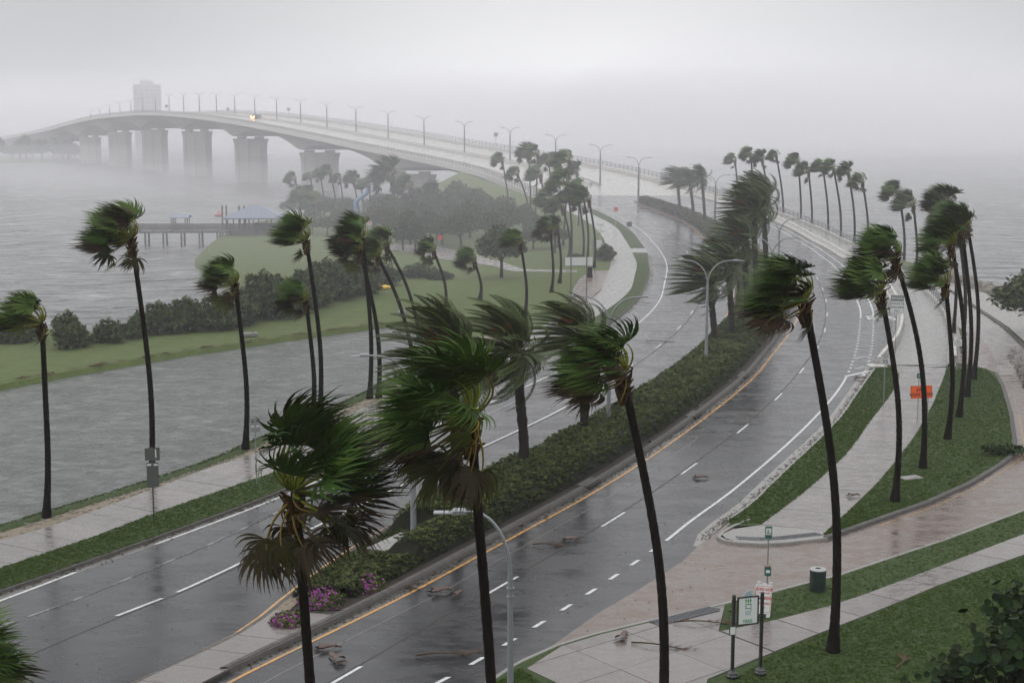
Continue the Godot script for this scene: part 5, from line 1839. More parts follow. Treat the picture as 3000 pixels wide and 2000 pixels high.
func foreground() -> void:
	rng.seed = 66
	# round-leaved shrub tree at the lower right, close to the camera
	var t := thing("sea_grape_tree", "dark round leaved tree in the lower right corner, close by", "tree", P(11.3, 30, 0))
	var limbs := MB.new()
	limbs.tube([Vector3(.6, 0, 0), Vector3(.4, 3.0, 0), Vector3(.1, 7.2, .1)], [.22, .18, .12], 8)
	put("trunk", limbs, M.grey_bark, t)
	var tips := []
	for k in 110:
		var goal := Vector3(rng.randf_range(-2.9, 2.4), 0, rng.randf_range(-1.5, 1.5))
		var top := 9.75 + goal.x * .95 + rng.randf_range(-.3, .25)
		goal.y = top - absf(goal.z) * .25 - rng.randf() * rng.randf() * 2.6
		var b := MB.new()
		var root := Vector3(.1, 6.4, 0)
		b.tube([root.lerp(goal, .45), root.lerp(goal, .75) + Vector3.DOWN * .12, goal], [.035, .022, .012], 5)
		put("branch", b, M.grey_bark, t)
		tips.append(goal)
		var lv := MB.new()
		for j in 16:
			var c := goal + Vector3(rng.randfn(), rng.randfn() * .8, rng.randfn()) * .24
			c -= (goal - root).normalized() * rng.randf() * .4
			var nrm := Vector3(rng.randfn() * .6 - .3, 1, rng.randfn() * .6 + .5).normalized()
			var x := nrm.cross(Vector3(rng.randfn(), rng.randfn(), rng.randfn())).normalized()
			var y := nrm.cross(x)
			var r := rng.randf_range(.075, .125)
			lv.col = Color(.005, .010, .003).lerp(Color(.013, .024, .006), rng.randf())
			for m in 10:
				var a := TAU * m / 10
				var e2 := TAU * (m + 1) / 10
				lv.tri(c - nrm * .018, c + (x * cos(a) + y * sin(a)) * r, c + (x * cos(e2) + y * sin(e2)) * r)
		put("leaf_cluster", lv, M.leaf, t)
	# tips of a palm crown at the lower left
	var c := Node3D.new()
	fan_crown(c, Vector3(.9, -.05, .2).normalized(), .45, 26, 34, .8, false, 5)
	fan_palm("palm crown tips reaching in at the lower left corner", "", P(-12.8, 32, 0), P(-13.15, 32.0, 7.4), c, 1.0, 0)
	c.free()

# ---------------------------------------------------------------- street furniture, signs, jetty

func face(bold := false) -> SystemFont:
	var f := SystemFont.new()
	f.font_names = PackedStringArray(["Droid Sans"])
	f.font_weight = 700 if bold else 400
	return f

func words_on(parent: Node, text: String, at: Vector3, height: float, mat: Material, bold := true, squeeze := 1.0) -> void:
	var t := TextMesh.new()
	t.text = text
	t.font = face(bold)
	t.font_size = 64
	t.pixel_size = height / 46.0
	t.depth = .004
	var o := put("lettering", t, mat, parent)
	o.position = at
	o.scale = Vector3(squeeze, 1, 1)

func post_sign(called: String, label: String, category: String, at: Vector3, turn: float, h: float, post := "steel") -> Node3D:
	var s := thing(called, label, category, at, turn)
	var b := MB.new()
	b.tube([Vector3(0, -.2, -.03), Vector3(0, h, -.03)], [.032, .032], 8)
	put("post", b, M[post], s)
	return s

func panel(parent: Node, called: String, at: Vector3, w: float, h: float, mat: Material, rim: Material = null, r := .03) -> void:
	var b := MB.new()
	var pts := []
	for q in [[1, 1, 0], [-1, 1, 90], [-1, -1, 180], [1, -1, 270]]:
		for k in 5:
			var a := deg_to_rad(q[2] + k * 22.5)
			pts.append(Vector3(q[0] * (w * .5 - r) + cos(a) * r, q[1] * (h * .5 - r) + sin(a) * r, 0))
	var t := .004
	for k in pts.size():
		var p: Vector3 = pts[k]
		var q: Vector3 = pts[(k + 1) % pts.size()]
		b.tri(at + Vector3(0, 0, t), at + p + Vector3(0, 0, t), at + q + Vector3(0, 0, t))
		b.tri(at - Vector3(0, 0, t), at + q - Vector3(0, 0, t), at + p - Vector3(0, 0, t))
		b.quad(at + p - Vector3(0, 0, t), at + q - Vector3(0, 0, t), at + q + Vector3(0, 0, t), at + p + Vector3(0, 0, t))
	put(called, b, mat, parent)
	if rim:
		b = MB.new()
		for k in pts.size():
			var p: Vector3 = pts[k] * .965
			var q: Vector3 = pts[(k + 1) % pts.size()] * .965
			b.quad(at + p + Vector3(0, 0, .0065), at + q + Vector3(0, 0, .0065), at + q * .965 + Vector3(0, 0, .0065), at + p * .965 + Vector3(0, 0, .0065))
		put("border", b, rim, parent)

func furniture() -> void:
	rng.seed = 77
	# lamps in the median
	var lamp := twin_lamp("street_lamp", "nearest twin armed street lamp, its foot on the median pad", P(-4.8, 67.1, .2), .1)
	lamp.set_meta("group", "twin lamps in the planted median")
	copy_of(lamp, "street_lamp", "twin armed street lamp behind the dead palm fronds, second along the planted median", P(6.3, 90.9, .15), -.12)
	copy_of(lamp, "street_lamp", "twin armed street lamp before the palm swept flat, third along the planted median", P(16.0, 115.6, .15), -.1)
	copy_of(lamp, "street_lamp", "street lamp half hidden in the dense clump of date palms", P(25.6, 139.5, .15), -.35)
	copy_of(lamp, "street_lamp", "street lamp behind the dense clump of date palms", P(31.6, 168, .15), -.5)
	copy_of(lamp, "street_lamp", "street lamp beyond the date palm clump, in the far median", P(36.4, 215, .15), -.5)
	var one := thing("single_arm_lamp", "grey single armed street lamp curving over the right carriageway", "street lamp", P(-.05, 40.6, .1), PI)
	var b := MB.new()
	b.lathe(Vector3.ZERO, [[.2, 0], [.2, .1], [.13, .18], [.108, .6], [.082, 6.7], [.08, 6.75]], 14)
	put("pole", b, M.steel, one)
	var pts := []
	var rad := []
	for k in 11:
		var a := k / 10.0
		pts.append(Vector3(1.15 * (1 - cos(a * PI * .5)), 6.7 + 1.95 * sin(a * PI * .5), 0))
		rad.append(.068 - .027 * a)
	pts.append(Vector3(1.35, 8.64, 0))
	rad.append(.042)
	b = MB.new()
	b.tube(pts, rad, 10)
	put("arm", b, M.steel, one)
	b = MB.new()
	b.bevel_box(Vector3(1.5, 8.67, 0), Vector3(.40, .15, .28), .05)
	b.bevel_box(Vector3(1.95, 8.63, 0), Vector3(.62, .055, .27), .02)
	put("lamp_head", b, M.steel, one)
	b = MB.new()
	b.box(Vector3(1.56, 8.585, 0), Vector3(.3, .02, .2))
	put("lens", b, M.lens_glass, one)
	b = MB.new()
	b.tube([Vector3(0, 6.3, 0), Vector3(0, 6.34, 0)], [.12, .12], 12)
	b.tube([Vector3(0, 6.05, 0), Vector3(0, 6.08, 0)], [.115, .115], 12)
	put("collar", b, M.steel, one)
	trail_sign()
	sandwich_board()
	waste_station()
	bin()
	# traffic signs
	var s := post_sign("speed_limit_sign", "white speed limit 35 sign on the right verge", "road sign", P(27.0, 101.4, .13), -.2, 3.6)
	panel(s, "panel", Vector3(0, 3.12, 0), .62, .78, M.sign_white, M.sign_black)
	words_on(s, "SPEED", Vector3(0, 3.38, .008), .115, M.sign_black, true, .95)
	words_on(s, "LIMIT", Vector3(0, 3.23, .008), .115, M.sign_black, true, .95)
	words_on(s, "35", Vector3(0, 2.95, .008), .27, M.sign_black, true, 1.1)
	s = post_sign("bus_shoulder_sign", "black and white BEGIN shoulder use sign half behind a palm trunk", "road sign", P(34.0, 124.5, .1), -.22, 4.6)
	panel(s, "top_panel", Vector3(0, 4.78, 0), 1.15, .50, M.sign_dark, M.sign_white)
	panel(s, "panel", Vector3(0, 3.98, 0), 1.15, 1.06, M.sign_white, M.sign_black)
	words_on(s, "BEGIN", Vector3(0, 4.78, .010), .24, M.sign_white, true, .95)
	words_on(s, "SHOULDER USE", Vector3(0, 4.30, .010), .15, M.sign_black, true, .8)
	words_on(s, "BUSES BIKES", Vector3(0, 3.98, .010), .15, M.sign_black, true, .85)
	words_on(s, "ONLY", Vector3(0, 3.66, .010), .15, M.sign_black, true, .9)
	s = post_sign("road_work_sign", "tilted orange END ROAD WORK sign behind a leaning palm trunk", "road sign", P(27.3, 91.6, .13), -.16, 2.6)
	var board := Node3D.new()
	board.name = "board"
	s.add_child(board)
	board.position = Vector3(-.45, 2.55, 0)
	board.rotation.z = .07
	panel(board, "panel", Vector3.ZERO, 1.36, .84, M.sign_orange, M.sign_black)
	words_on(board, "END", Vector3(0, .15, .009), .22, M.sign_black, true, 1.0)
	words_on(board, "ROAD WORK", Vector3(0, -.17, .009), .20, M.sign_black, true, .92)
	b = MB.new()
	b.tube([Vector3(.1, -.2, -.04), Vector3(.45, -2.55, -.04)], [.03, .03], 6)
	s = post_sign("bus_stop_sign", "small green square sign above the orange sign", "sign", P(27.7, 95.2, .13), -.1, 3.2)
	panel(s, "panel", Vector3(.02, 3.0, 0), .36, .34, M.sign_green, M.sign_white)
	b = MB.new()
	b.tube([Vector3(-.05, 2.93, .006), Vector3(.0, 3.0, .006), Vector3(.0, 3.09, .006)], [.012, .02, .01], 5)
	b.tube([Vector3(.05, 2.93, .006), Vector3(.05, 3.02, .006)], [.012, .012], 5)
	put("pictogram", b, M.sign_white, s)
	s = post_sign("no_parking_sign", "small white no parking board among the grey trunks", "sign", P(36.4, 114.6, .13), -.25, 2.3)
	panel(s, "panel", Vector3(0, 2.3, 0), .62, .58, M.sign_white)
	words_on(s, "NO", Vector3(0, 2.44, .007), .13, M.sign_grey)
	words_on(s, "PARKING", Vector3(0, 2.27, .007), .10, M.sign_grey, true, .9)
	words_on(s, "ANY TIME", Vector3(0, 2.12, .007), .07, M.sign_grey)
	# signs seen from behind on the left verge
	s = post_sign("verge_sign", "dark green sign with three stacked panels on the left verge", "road sign", P(-18.0, 69.3, .14), .35, 4.0, "black_metal")
	panel(s, "panel", Vector3(-.16, 3.62, 0), .34, .62, M.sign_dark)
	panel(s, "panel", Vector3(.17, 3.60, .012), .46, .66, M.sign_dark)
	panel(s, "panel", Vector3(.02, 2.55, 0), .58, 1.28, M.sign_dark)
	b = MB.new()
	b.box(Vector3(.20, 3.64, .022), Vector3(.06, .42, .006))
	b.box(Vector3(-.14, 3.08, .010), Vector3(.20, .09, .006))
	b.box(Vector3(.18, 3.06, .010), Vector3(.20, .09, .006))
	put("white_patch", b, M.sign_white, s)
	s = post_sign("verge_sign", "small grey sign with two white slots by the lagoon walk", "road sign", P(-14.3, 77.5, .14), .35, 3.9)
	panel(s, "panel", Vector3(0, 3.35, 0), .55, .80, M.sign_grey)
	b = MB.new()
	b.box(Vector3(-.15, 3.28, .008), Vector3(.18, .09, .006))
	b.box(Vector3(.15, 3.28, .008), Vector3(.18, .09, .006))
	put("white_patch", b, M.sign_white, s)
	b = MB.new()
	b.box(Vector3(-.13, 3.55, .008), Vector3(.12, .10, .006))
	b.box(Vector3(.14, 3.57, .008), Vector3(.12, .10, .006))
	put("dark_patch", b, M.sign_dark, s)
	# the plaza board on two posts
	s = thing("plaza_board", "wide pale board on two posts seen from behind on the plaza", "sign", P(7.6, 161, .05), .05)
	for x in [-.9, .9]:
		b = MB.new()
		b.tube([Vector3(x, -.1, .05), Vector3(x, 5.1, .05)], [.06, .06], 8)
		put("post", b, M.sign_dark, s)
	b = MB.new()
	b.box(Vector3(0, 4.6, 0), Vector3(3.1, .96, .03))
	b.box(Vector3(0, 4.85, .022), Vector3(3.1, .05, .02))
	b.box(Vector3(0, 4.3, .022), Vector3(3.1, .05, .02))
	put("panel", b, M.sign_white, s)
	s = post_sign("red_road_sign", "square red sign on a thin post on the far left verge", "road sign", P(18.7, 256.3, slope_at(256)), 0, 3.0)
	panel(s, "panel", Vector3(0, 3.15, 0), .72, .72, M.sign_red)
	s = post_sign("verge_marker", "low dark square sign at the far left kerb", "road sign", P(20.5, 248.7, slope_at(248)), 0, 1.6)
	panel(s, "panel", Vector3(0, 1.55, 0), .95, .85, M.sign_dark)
	s = thing("park_sign", "park sign with stacked boards between dark posts beside the walk", "sign", P(13.2, 217.4, .05), 0)
	for x in [-.75, .75]:
		b = MB.new()
		b.tube([Vector3(x, 0, 0), Vector3(x, 2.9, 0)], [.07, .07], 6)
		put("post", b, M.sign_dark, s)
	panel(s, "panel", Vector3(.05, 1.9, .05), 1.1, 1.3, M.sign_white, M.sign_green)
	s = post_sign("finger_sign", "two small pale boards on a post above the park sign", "sign", P(13.6, 219.5, .1), .1, 4.6)
	panel(s, "panel", Vector3(-.05, 4.65, 0), 1.1, .30, M.sign_white)
	panel(s, "panel", Vector3(.15, 3.65, .02), 1.1, .32, M.sign_white)
	s = post_sign("red_park_sign", "red sign standing by the park lane", "sign", P(-11.5, 225.4, 0), 0, 2.4)
	panel(s, "panel", Vector3(.05, 2.3, 0), .75, .70, M.sign_red)
	for q in [["red and white round sign in the park, left of the slender palms", -36.5, 258, 2.7], ["red and white round sign in the park, right of the slender palms", -24.6, 246, 3.2]]:
		s = post_sign("no_entry_sign", q[0], "sign", P(q[1], q[2], 0), 0, q[3])
		panel(s, "panel", Vector3(0, q[3], 0), .72, .72, M.sign_white, null, .3)
		b = MB.new()
		b.lathe(Vector3(0, 0, 0), [[.0, .0], [.27, .0], [.27, .01], [0, .01]], 14)
		var disc := put("disc", b, M.sign_red, s)
		disc.position = Vector3(0, q[3] + .05, .008)
		disc.rotation.x = PI / 2
		b = MB.new()
		b.box(Vector3(0, q[3] + .05, .024), Vector3(.36, .08, .006))
		put("bar", b, M.sign_white, s)
	s = post_sign("median_sign", "small pale sign in the far median beside the date clump", "road sign", P(33.2, 205, .1), .2, 2.6)
	panel(s, "panel", Vector3(0, 2.5, 0), .7, .8, M.sign_white)
	# dark uplights or plates on stems among the shrubs
	s = post_sign("median_marker", "dark marker plate on a stem among the median shrubs", "marker", P(10.1, 98.5, .1), .3, 1.25, "black_metal")
	panel(s, "panel", Vector3(.05, 1.2, 0), .34, .26, M.sign_dark)
	b = MB.new()
	b.box(Vector3(-.3, 1.05, 0), Vector3(.5, .06, .3), Basis(Vector3.BACK, .3))
	put("plate", b, M.sign_dark, s)
	# planter stump, rocks, boards
	var st := thing("tree_stump", "short brown stump standing on the pinkish plaza", "stump", P(10.3, 187.3, .05))
	b = MB.new()
	b.lathe(Vector3.ZERO, [[.42, 0], [.34, .4], [.30, 1.2], [.33, 1.35], [0, 1.37]], 10)
	put("trunk", b, M.bark, st)
	for q in [["flat pale stone slab lying on the spit by the lagoon", -25.0, 134.5, 1.4, .35, .6], ["flat concrete slab lying on the island lawn", 22.7, 78.8, 1.25, .16, .7], ["reddish rounded stone on the far lagoon bank", -11.6, 149.3, .9, .6, .7]]:
		var r := thing("stone_slab", q[0], "stone", P(q[1], q[2], .05), .4)
		b = MB.new()
		b.bevel_box(Vector3(0, q[4] * .5, 0), Vector3(q[3], q[4], q[5]), q[4] * .35)
		put("block", b, M.concrete, r)
	# outdoors things in the park
	var kay := thing("kayak", "yellow kayak lying on the grass below the dark bushes", "kayak", P(-16.1, 173.9, .05), .2)
	b = MB.new()
	b.tube([Vector3(-1.3, .2, 0), Vector3(-1.0, .16, 0), Vector3(-.5, .16, 0), Vector3(.5, .16, 0), Vector3(1.0, .16, 0), Vector3(1.3, .2, 0)], [.03, .2, .32, .32, .2, .03], 10)
	put("hull", b, M.kayak_yellow, kay)
	b = MB.new()
	b.lathe(Vector3(0, .47, 0), [[.24, 0], [.27, .03], [.24, .05], [.18, -.02]], 14)
	put("cockpit_rim", b, M.black_metal, kay)
	var sl := thing("playground_slide", "bright blue tube slide sticking out of the park trees", "slide", P(-29.7, 285, 0), .3)
	b = MB.new()
	b.tube([Vector3(.9, 7.6, 0), Vector3(.95, 6.9, 0), Vector3(.6, 6.4, 0), Vector3(-1.0, 5.4, .3), Vector3(-1.8, 4.6, .6), Vector3(-1.7, 3.2, .8), Vector3(-1.8, 1.2, 1.0)], [.25, .42, .42, .42, .42, .40, .40], 12)
	put("tube", b, M.slide_blue, sl)
	b = MB.new()
	for x in [-.2, 1.4]:
		b.tube([Vector3(x, 0, -.5), Vector3(x, 6.8, -.5)], [.09, .09], 6)
	put("tower_post", b, M.wood, sl)
	jetty()
	bay_rail()

func trail_sign() -> void:
	var s := thing("trail_sign", "black framed trail sign between two posts in the near corner lawn", "sign", P(8.55, 49.45, .12), 0)
	s.rotation.y = .28
	for x in [-.56, .56]:
		var b := MB.new()
		b.lathe(Vector3(x, 0, 0), [[.22, 0], [.22, .10], [.19, .14], [.17, .20], [.11, .24], [.075, .30], [.068, .4], [.068, 3.08], [.075, 3.1], [.06, 3.14], [0, 3.15]], 16)
		put("post", b, M.black_metal, s)
		b = MB.new()
		for y in [2.9, 2.1]:
			b.tube([Vector3(x, y, 0), Vector3(x - signf(x) * .16, y, 0)], [.022, .022], 8)
			b.tube([Vector3(x, y - .03, 0), Vector3(x, y + .03, 0)], [.082, .082], 12)
		put("bracket", b, M.black_metal, s)
	var f := MB.new()
	f.box(Vector3(0, 3.01, 0), Vector3(.84, .05, .06))
	f.box(Vector3(0, 1.98, 0), Vector3(.84, .05, .06))
	f.box(Vector3(-.395, 2.495, 0), Vector3(.05, .98, .06))
	f.box(Vector3(.395, 2.495, 0), Vector3(.05, .98, .06))
	put("frame", f, M.black_metal, s)
	f = MB.new()
	f.box(Vector3(0, 2.495, 0), Vector3(.74, .98, .03))
	put("panel", f, M.sign_white, s)
	var top := MB.new()
	for k in 12:
		var a := PI * k / 12
		var c := PI * (k + 1) / 12
		top.tri(Vector3(0, 3.035, .012), Vector3(cos(a) * .15, 3.035 + sin(a) * .2, .012), Vector3(cos(c) * .15, 3.035 + sin(c) * .2, .012))
		top.tri(Vector3(0, 3.035, -.012), Vector3(cos(c) * .15, 3.035 + sin(c) * .2, -.012), Vector3(cos(a) * .15, 3.035 + sin(a) * .2, -.012))
		top.quad(Vector3(cos(a) * .15, 3.035 + sin(a) * .2, .012), Vector3(cos(a) * .15, 3.035 + sin(a) * .2, -.012), Vector3(cos(c) * .15, 3.035 + sin(c) * .2, -.012), Vector3(cos(c) * .15, 3.035 + sin(c) * .2, .012))
	put("crest", top, M.logo_teal, s)
	var lg := MB.new()
	for k in 3:
		var x := -.09 + k * .09
		for j in 2:
			var y := 2.82 + j * .055
			lg.tri(Vector3(x - .042, y, .0185), Vector3(x + .042, y, .0185), Vector3(x, y + .07, .0185))
		lg.box(Vector3(x, 2.79, .018), Vector3(.014, .08, .004))
	# the winding path
	var way := [[-.12, 2.62], [.12, 2.62], [.12, 2.645], [-.12, 2.645]]
	lg.box(Vector3(.02, 2.73, .018), Vector3(.24, .028, .004))
	lg.box(Vector3(-.09, 2.66, .018), Vector3(.03, .14, .004))
	lg.box(Vector3(.0, 2.58, .018), Vector3(.20, .03, .004))
	put("logo", lg, M.logo_green, s)
	lg = MB.new()
	lg.box(Vector3(.115, 2.59, .018), Vector3(.035, .22, .004))
	for k in 3:
		lg.box(Vector3(.0, 2.46 - k * .055, .018), Vector3(.24 - k * .02, .03, .004))
	put("logo_water", lg, M.logo_teal, s)
	words_on(s, "TRAIL", Vector3(0, 2.10, .018), .13, M.logo_green, true, .8)
	f = MB.new()
	f.box(Vector3(-.62, 1.82, .08), Vector3(.26, .34, .03))
	put("small_frame", f, M.black_metal, s)
	f = MB.new()
	f.box(Vector3(-.62, 1.82, .10), Vector3(.21, .28, .012))
	put("small_panel", f, M.sign_white, s)

func sandwich_board() -> void:
	var s := thing("sandwich_board", "white A-frame board with red TURN HERE lettering on the grass strip", "sign board", P(10.15, 55.9, .13), .2)
	s.rotation.z = -.14
	for k in [1, -1]:
		var fr := Node3D.new()
		fr.name = "board" if k > 0 else "back_board"
		s.add_child(fr)
		fr.position = Vector3(0, 0, k * .26)
		fr.rotation = Vector3(-k * .19, 0 if k > 0 else 0, 0)
		var b := MB.new()
		b.box(Vector3(0, .74, 0), Vector3(.68, 1.16, .035))
		b.box(Vector3(-.26, 1.38, 0), Vector3(.13, .14, .035))
		b.box(Vector3(.26, 1.38, 0), Vector3(.13, .14, .035))
		b.box(Vector3(0, 1.35, 0), Vector3(.22, .07, .035))
		b.box(Vector3(-.26, .09, 0), Vector3(.16, .18, .035))
		b.box(Vector3(.26, .09, 0), Vector3(.16, .18, .035))
		put("panel", b, M.sign_white, fr)
		if k > 0:
			b = MB.new()
			for q in [[0, 1.28, .6, .014], [0, .24, .6, .014], [-.305, .76, .014, 1.05], [.305, .76, .014, 1.05]]:
				b.box(Vector3(q[0], q[1], .0195), Vector3(q[2], q[3], .003))
			b.box(Vector3(-.03, 1.005, .0195), Vector3(.44, .03, .003))
			b.tri(Vector3(.18, .965, .021), Vector3(.26, 1.005, .021), Vector3(.18, 1.045, .021))
			put("red_print", b, M.sign_red, fr)
			words_on(fr, "TURN HERE", Vector3(0, 1.15, .021), .12, M.sign_red, true, .85)
			words_on(fr, "HART'S LANDING", Vector3(0, .80, .021), .13, M.sign_red, true, .52)
			words_on(fr, "PARK HERE", Vector3(.02, .58, .021), .09, M.sign_red, true, .8)
			words_on(fr, "BAIT", Vector3(0, .40, .021), .08, M.sign_red, true, .9)

func waste_station() -> void:
	var s := post_sign("waste_station", "teal dog waste sign with a bag box on a grey post", "sign", P(10.65, 57.1, .13), -.1, 3.4)
	panel(s, "panel", Vector3(0, 3.15, .0), .30, .56, M.sign_green, M.sign_white)
	var b := MB.new()
	b.box(Vector3(0, 3.2, .007), Vector3(.22, .28, .004))
	put("white_field", b, M.sign_white, s)
	b = MB.new()
	b.tube([Vector3(-.05, 3.1, .012), Vector3(-.02, 3.2, .012), Vector3(-.02, 3.28, .012)], [.012, .022, .014], 6)
	b.tube([Vector3(.0, 3.1, .012), Vector3(-.015, 3.18, .012)], [.012, .014], 6)
	b.tube([Vector3(.04, 3.13, .012), Vector3(.09, 3.13, .012)], [.022, .014], 6)
	put("pictogram", b, M.sign_green, s)
	b = MB.new()
	b.bevel_box(Vector3(0, 1.55, .1), Vector3(.26, .38, .22), .03)
	put("bag_box", b, M.sign_green, s)
	b = MB.new()
	b.bevel_box(Vector3(0, 1.755, .1), Vector3(.27, .05, .23), .015)
	put("lid", b, M.gravel, s)
	b = MB.new()
	b.box(Vector3(0, 1.55, .213), Vector3(.16, .12, .006))
	put("label", b, M.sign_white, s)

func bin() -> void:
	var t := thing("litter_bin", "dark green slatted round litter bin on the grass strip", "litter bin", P(13.2, 59.1, .12))
	var b := MB.new()
	b.lathe(Vector3.ZERO, [[.31, .02], [.31, .9], [.30, .92]], 24)
	put("liner", b, M.black_metal, t)
	for k in 30:
		var a := TAU * k / 30
		b = MB.new()
		b.bevel_box(Vector3(cos(a) * .335, .47, sin(a) * .335), Vector3(.022, .9, .055), .006, Basis(Vector3.UP, -a))
		put("slat", b, M.bin_green, t)
	for y in [.05, .5, .90]:
		b = MB.new()
		b.lathe(Vector3.ZERO, [[.33, y - .025], [.352, y - .025], [.352, y + .025], [.33, y + .025]], 30)
		put("hoop", b, M.bin_green, t)
	b = MB.new()
	b.lathe(Vector3.ZERO, [[.36, .93], [.365, .95], [.35, .975], [.20, 1.0], [.125, 1.0], [.12, .97]], 30)
	put("lid", b, M.sign_grey, t)
	b = MB.new()
	b.lathe(Vector3.ZERO, [[.122, .955], [0, .955]], 20)
	put("opening", b, M.sign_black, t)

func jetty() -> void:
	var t := thing("jetty", "grey timber fishing jetty with railings and steps over the bay", "jetty", P(-58, 263, 0), .03)
	# runs from x = -13 (steps) to +20 (shore)
	var b := MB.new()
	b.box(Vector3(3.5, .45, 0), Vector3(33, .3, 3.2))
	put("deck", b, M.wood, t)
	b = MB.new()
	b.box(Vector3(13.5, -.6, .1), Vector3(15, 1.9, 3.4))
	put("crib_wall", b, M.wood, t)
	for z in [-1.5, 1.5]:
		for y in [.85, 1.15, 1.45, 1.8]:
			b = MB.new()
			b.box(Vector3(3.5, y, z), Vector3(33, .14, .06))
			put("railing_board", b, M.wood, t)
		for k in 15:
			b = MB.new()
			b.box(Vector3(-12.8 + k * 2.3, 1.1, z), Vector3(.14, 1.6, .14))
			put("railing_post", b, M.wood, t)
		for k in 7:
			b = MB.new()
			b.tube([Vector3(-12.8 + k * 3.3, -4.2, z), Vector3(-12.8 + k * 3.3, .6, z)], [.19, .17], 8)
			put("pile", b, M.wood, t)
	b = MB.new()
	for k in 5:
		b.box(Vector3(2.5 + k * .7, 1.3, 1.53), Vector3(26 - k * 1.4, .12, .04))
	put("screen_board", b, M.wood, t)
	# steps down to a low landing
	for z in [-1.4, 1.4]:
		for y in [0.0, .4, .8]:
			b = MB.new()
			b.tube([Vector3(-13, 1.0 + y, z), Vector3(-17.2, -.95 + y, z)], [.07, .07], 4)
			put("handrail", b, M.wood, t)
	for k in 8:
		b = MB.new()
		b.box(Vector3(-13.3 - k * .5, .35 - k * .23, 0), Vector3(.5, .08, 2.8))
		put("step", b, M.wood, t)
	b = MB.new()
	b.box(Vector3(-19.2, -1.45, 0), Vector3(4.4, .25, 3))
	put("landing", b, M.wood, t)
	for x in [-21.0, -17.6]:
		for z in [-1.3, 1.3]:
			b = MB.new()
			b.tube([Vector3(x, -4.2, z), Vector3(x, .7 if x < -20 else -.6, z)], [.19, .18], 8)
			put("pile", b, M.wood, t)
	# kiosk with a small blue roof on the jetty
	var k2 := thing("jetty_shelter", "small open shelter with a flat blue roof on the jetty", "shelter", P(-61.3, 263, .6), .03)
	for x in [-1.45, -1.1, 1.1, 1.45]:
		for z in [-1.1, 1.1]:
			b = MB.new()
			b.box(Vector3(x, 1.25, z), Vector3(.14, 2.5, .14))
			put("post", b, M.wood, k2)
	b = MB.new()
	for s in [1, -1]:
		b.quad(Vector3(-1.8, 2.5, s * 1.5), Vector3(1.8, 2.5, s * 1.5), Vector3(1.8, 3.05, 0), Vector3(-1.8, 3.05, 0)) if s > 0 else b.quad(Vector3(1.8, 2.5, -1.5), Vector3(-1.8, 2.5, -1.5), Vector3(-1.8, 3.05, 0), Vector3(1.8, 3.05, 0))
		b.box(Vector3(0, 2.46, s * 1.48), Vector3(3.6, .1, .06))
	put("roof", b, M.roof_blue, k2)
	# pavilion
	var p := thing("jetty_pavilion", "pavilion with a hipped pale blue roof at the shore end of the jetty", "pavilion", P(-47.5, 264, .4), .03)
	for x in [-4.7, -2.4, 0, 2.4, 4.7]:
		for z in [-3.2, 3.2]:
			b = MB.new()
			b.box(Vector3(x, 1.4, z), Vector3(.2, 2.9, .2))
			put("post", b, M.wood, p)
	b = MB.new()
	b.box(Vector3(2.2, .75, -1.8), Vector3(5.4, 1.5, 2.0))
	put("counter", b, M.wood, p)
	b = MB.new()
	var e := [Vector3(-5.7, 2.75, 4.2), Vector3(5.7, 2.75, 4.2), Vector3(5.7, 2.75, -4.2), Vector3(-5.7, 2.75, -4.2)]
	var r0 := Vector3(-.9, 4.85, 0)
	var r1 := Vector3(.9, 4.85, 0)
	b.quad(e[0], e[1], r1, r0)
	b.tri(e[1], e[2], r1)
	b.quad(e[2], e[3], r0, r1)
	b.tri(e[3], e[0], r0)
	for k in 4:
		b.quad(e[k] + Vector3.DOWN * .22, e[(k + 1) % 4] + Vector3.DOWN * .22, e[(k + 1) % 4], e[k])
	put("roof", b, M.roof_blue, p)
	b = MB.new()
	for k in 12:
		var x := -5.0 + k * .9
		var top := clampf(1.0 - (absf(x) - .9) / 4.8, 0, 1)
		b.tube([Vector3(x, 2.78, 4.2), Vector3(x, 2.78 + 2.1 * top, 4.2 * (1 - top))], [.035, .035], 4)
	put("roof_seam", b, M.roof_blue, p)
	# mooring piles
	for k in 5:
		var q := [-55.4, -54.6, -52.2, -51.2, -50.3]
		var m := thing("mooring_pile", "tall mooring pile behind the jetty, %s from the left" % ["first", "second", "third", "fourth", "fifth"][k], "pile", P(q[k], 272, -2.4), 0, "mooring piles behind the jetty")
		b = MB.new()
		b.tube([Vector3(0, -1.5, 0), Vector3(.05, 7.0, 0), Vector3(.05, 7.2, 0)], [.19, .16, .05], 8)
		put("shaft", b, M.wood, m)
	var bu := thing("red_buoy", "small dark red buoy tossed in the bay behind the jetty", "buoy", P(-72, 350, -2.2), .3)
	b = MB.new()
	b.lathe(Vector3.ZERO, [[.5, -.3], [1.1, .1], [1.05, .5], [.5, .75], [.12, 1.3], [0, 1.32]], 12)
	put("float", b, M.buoy_red, bu)

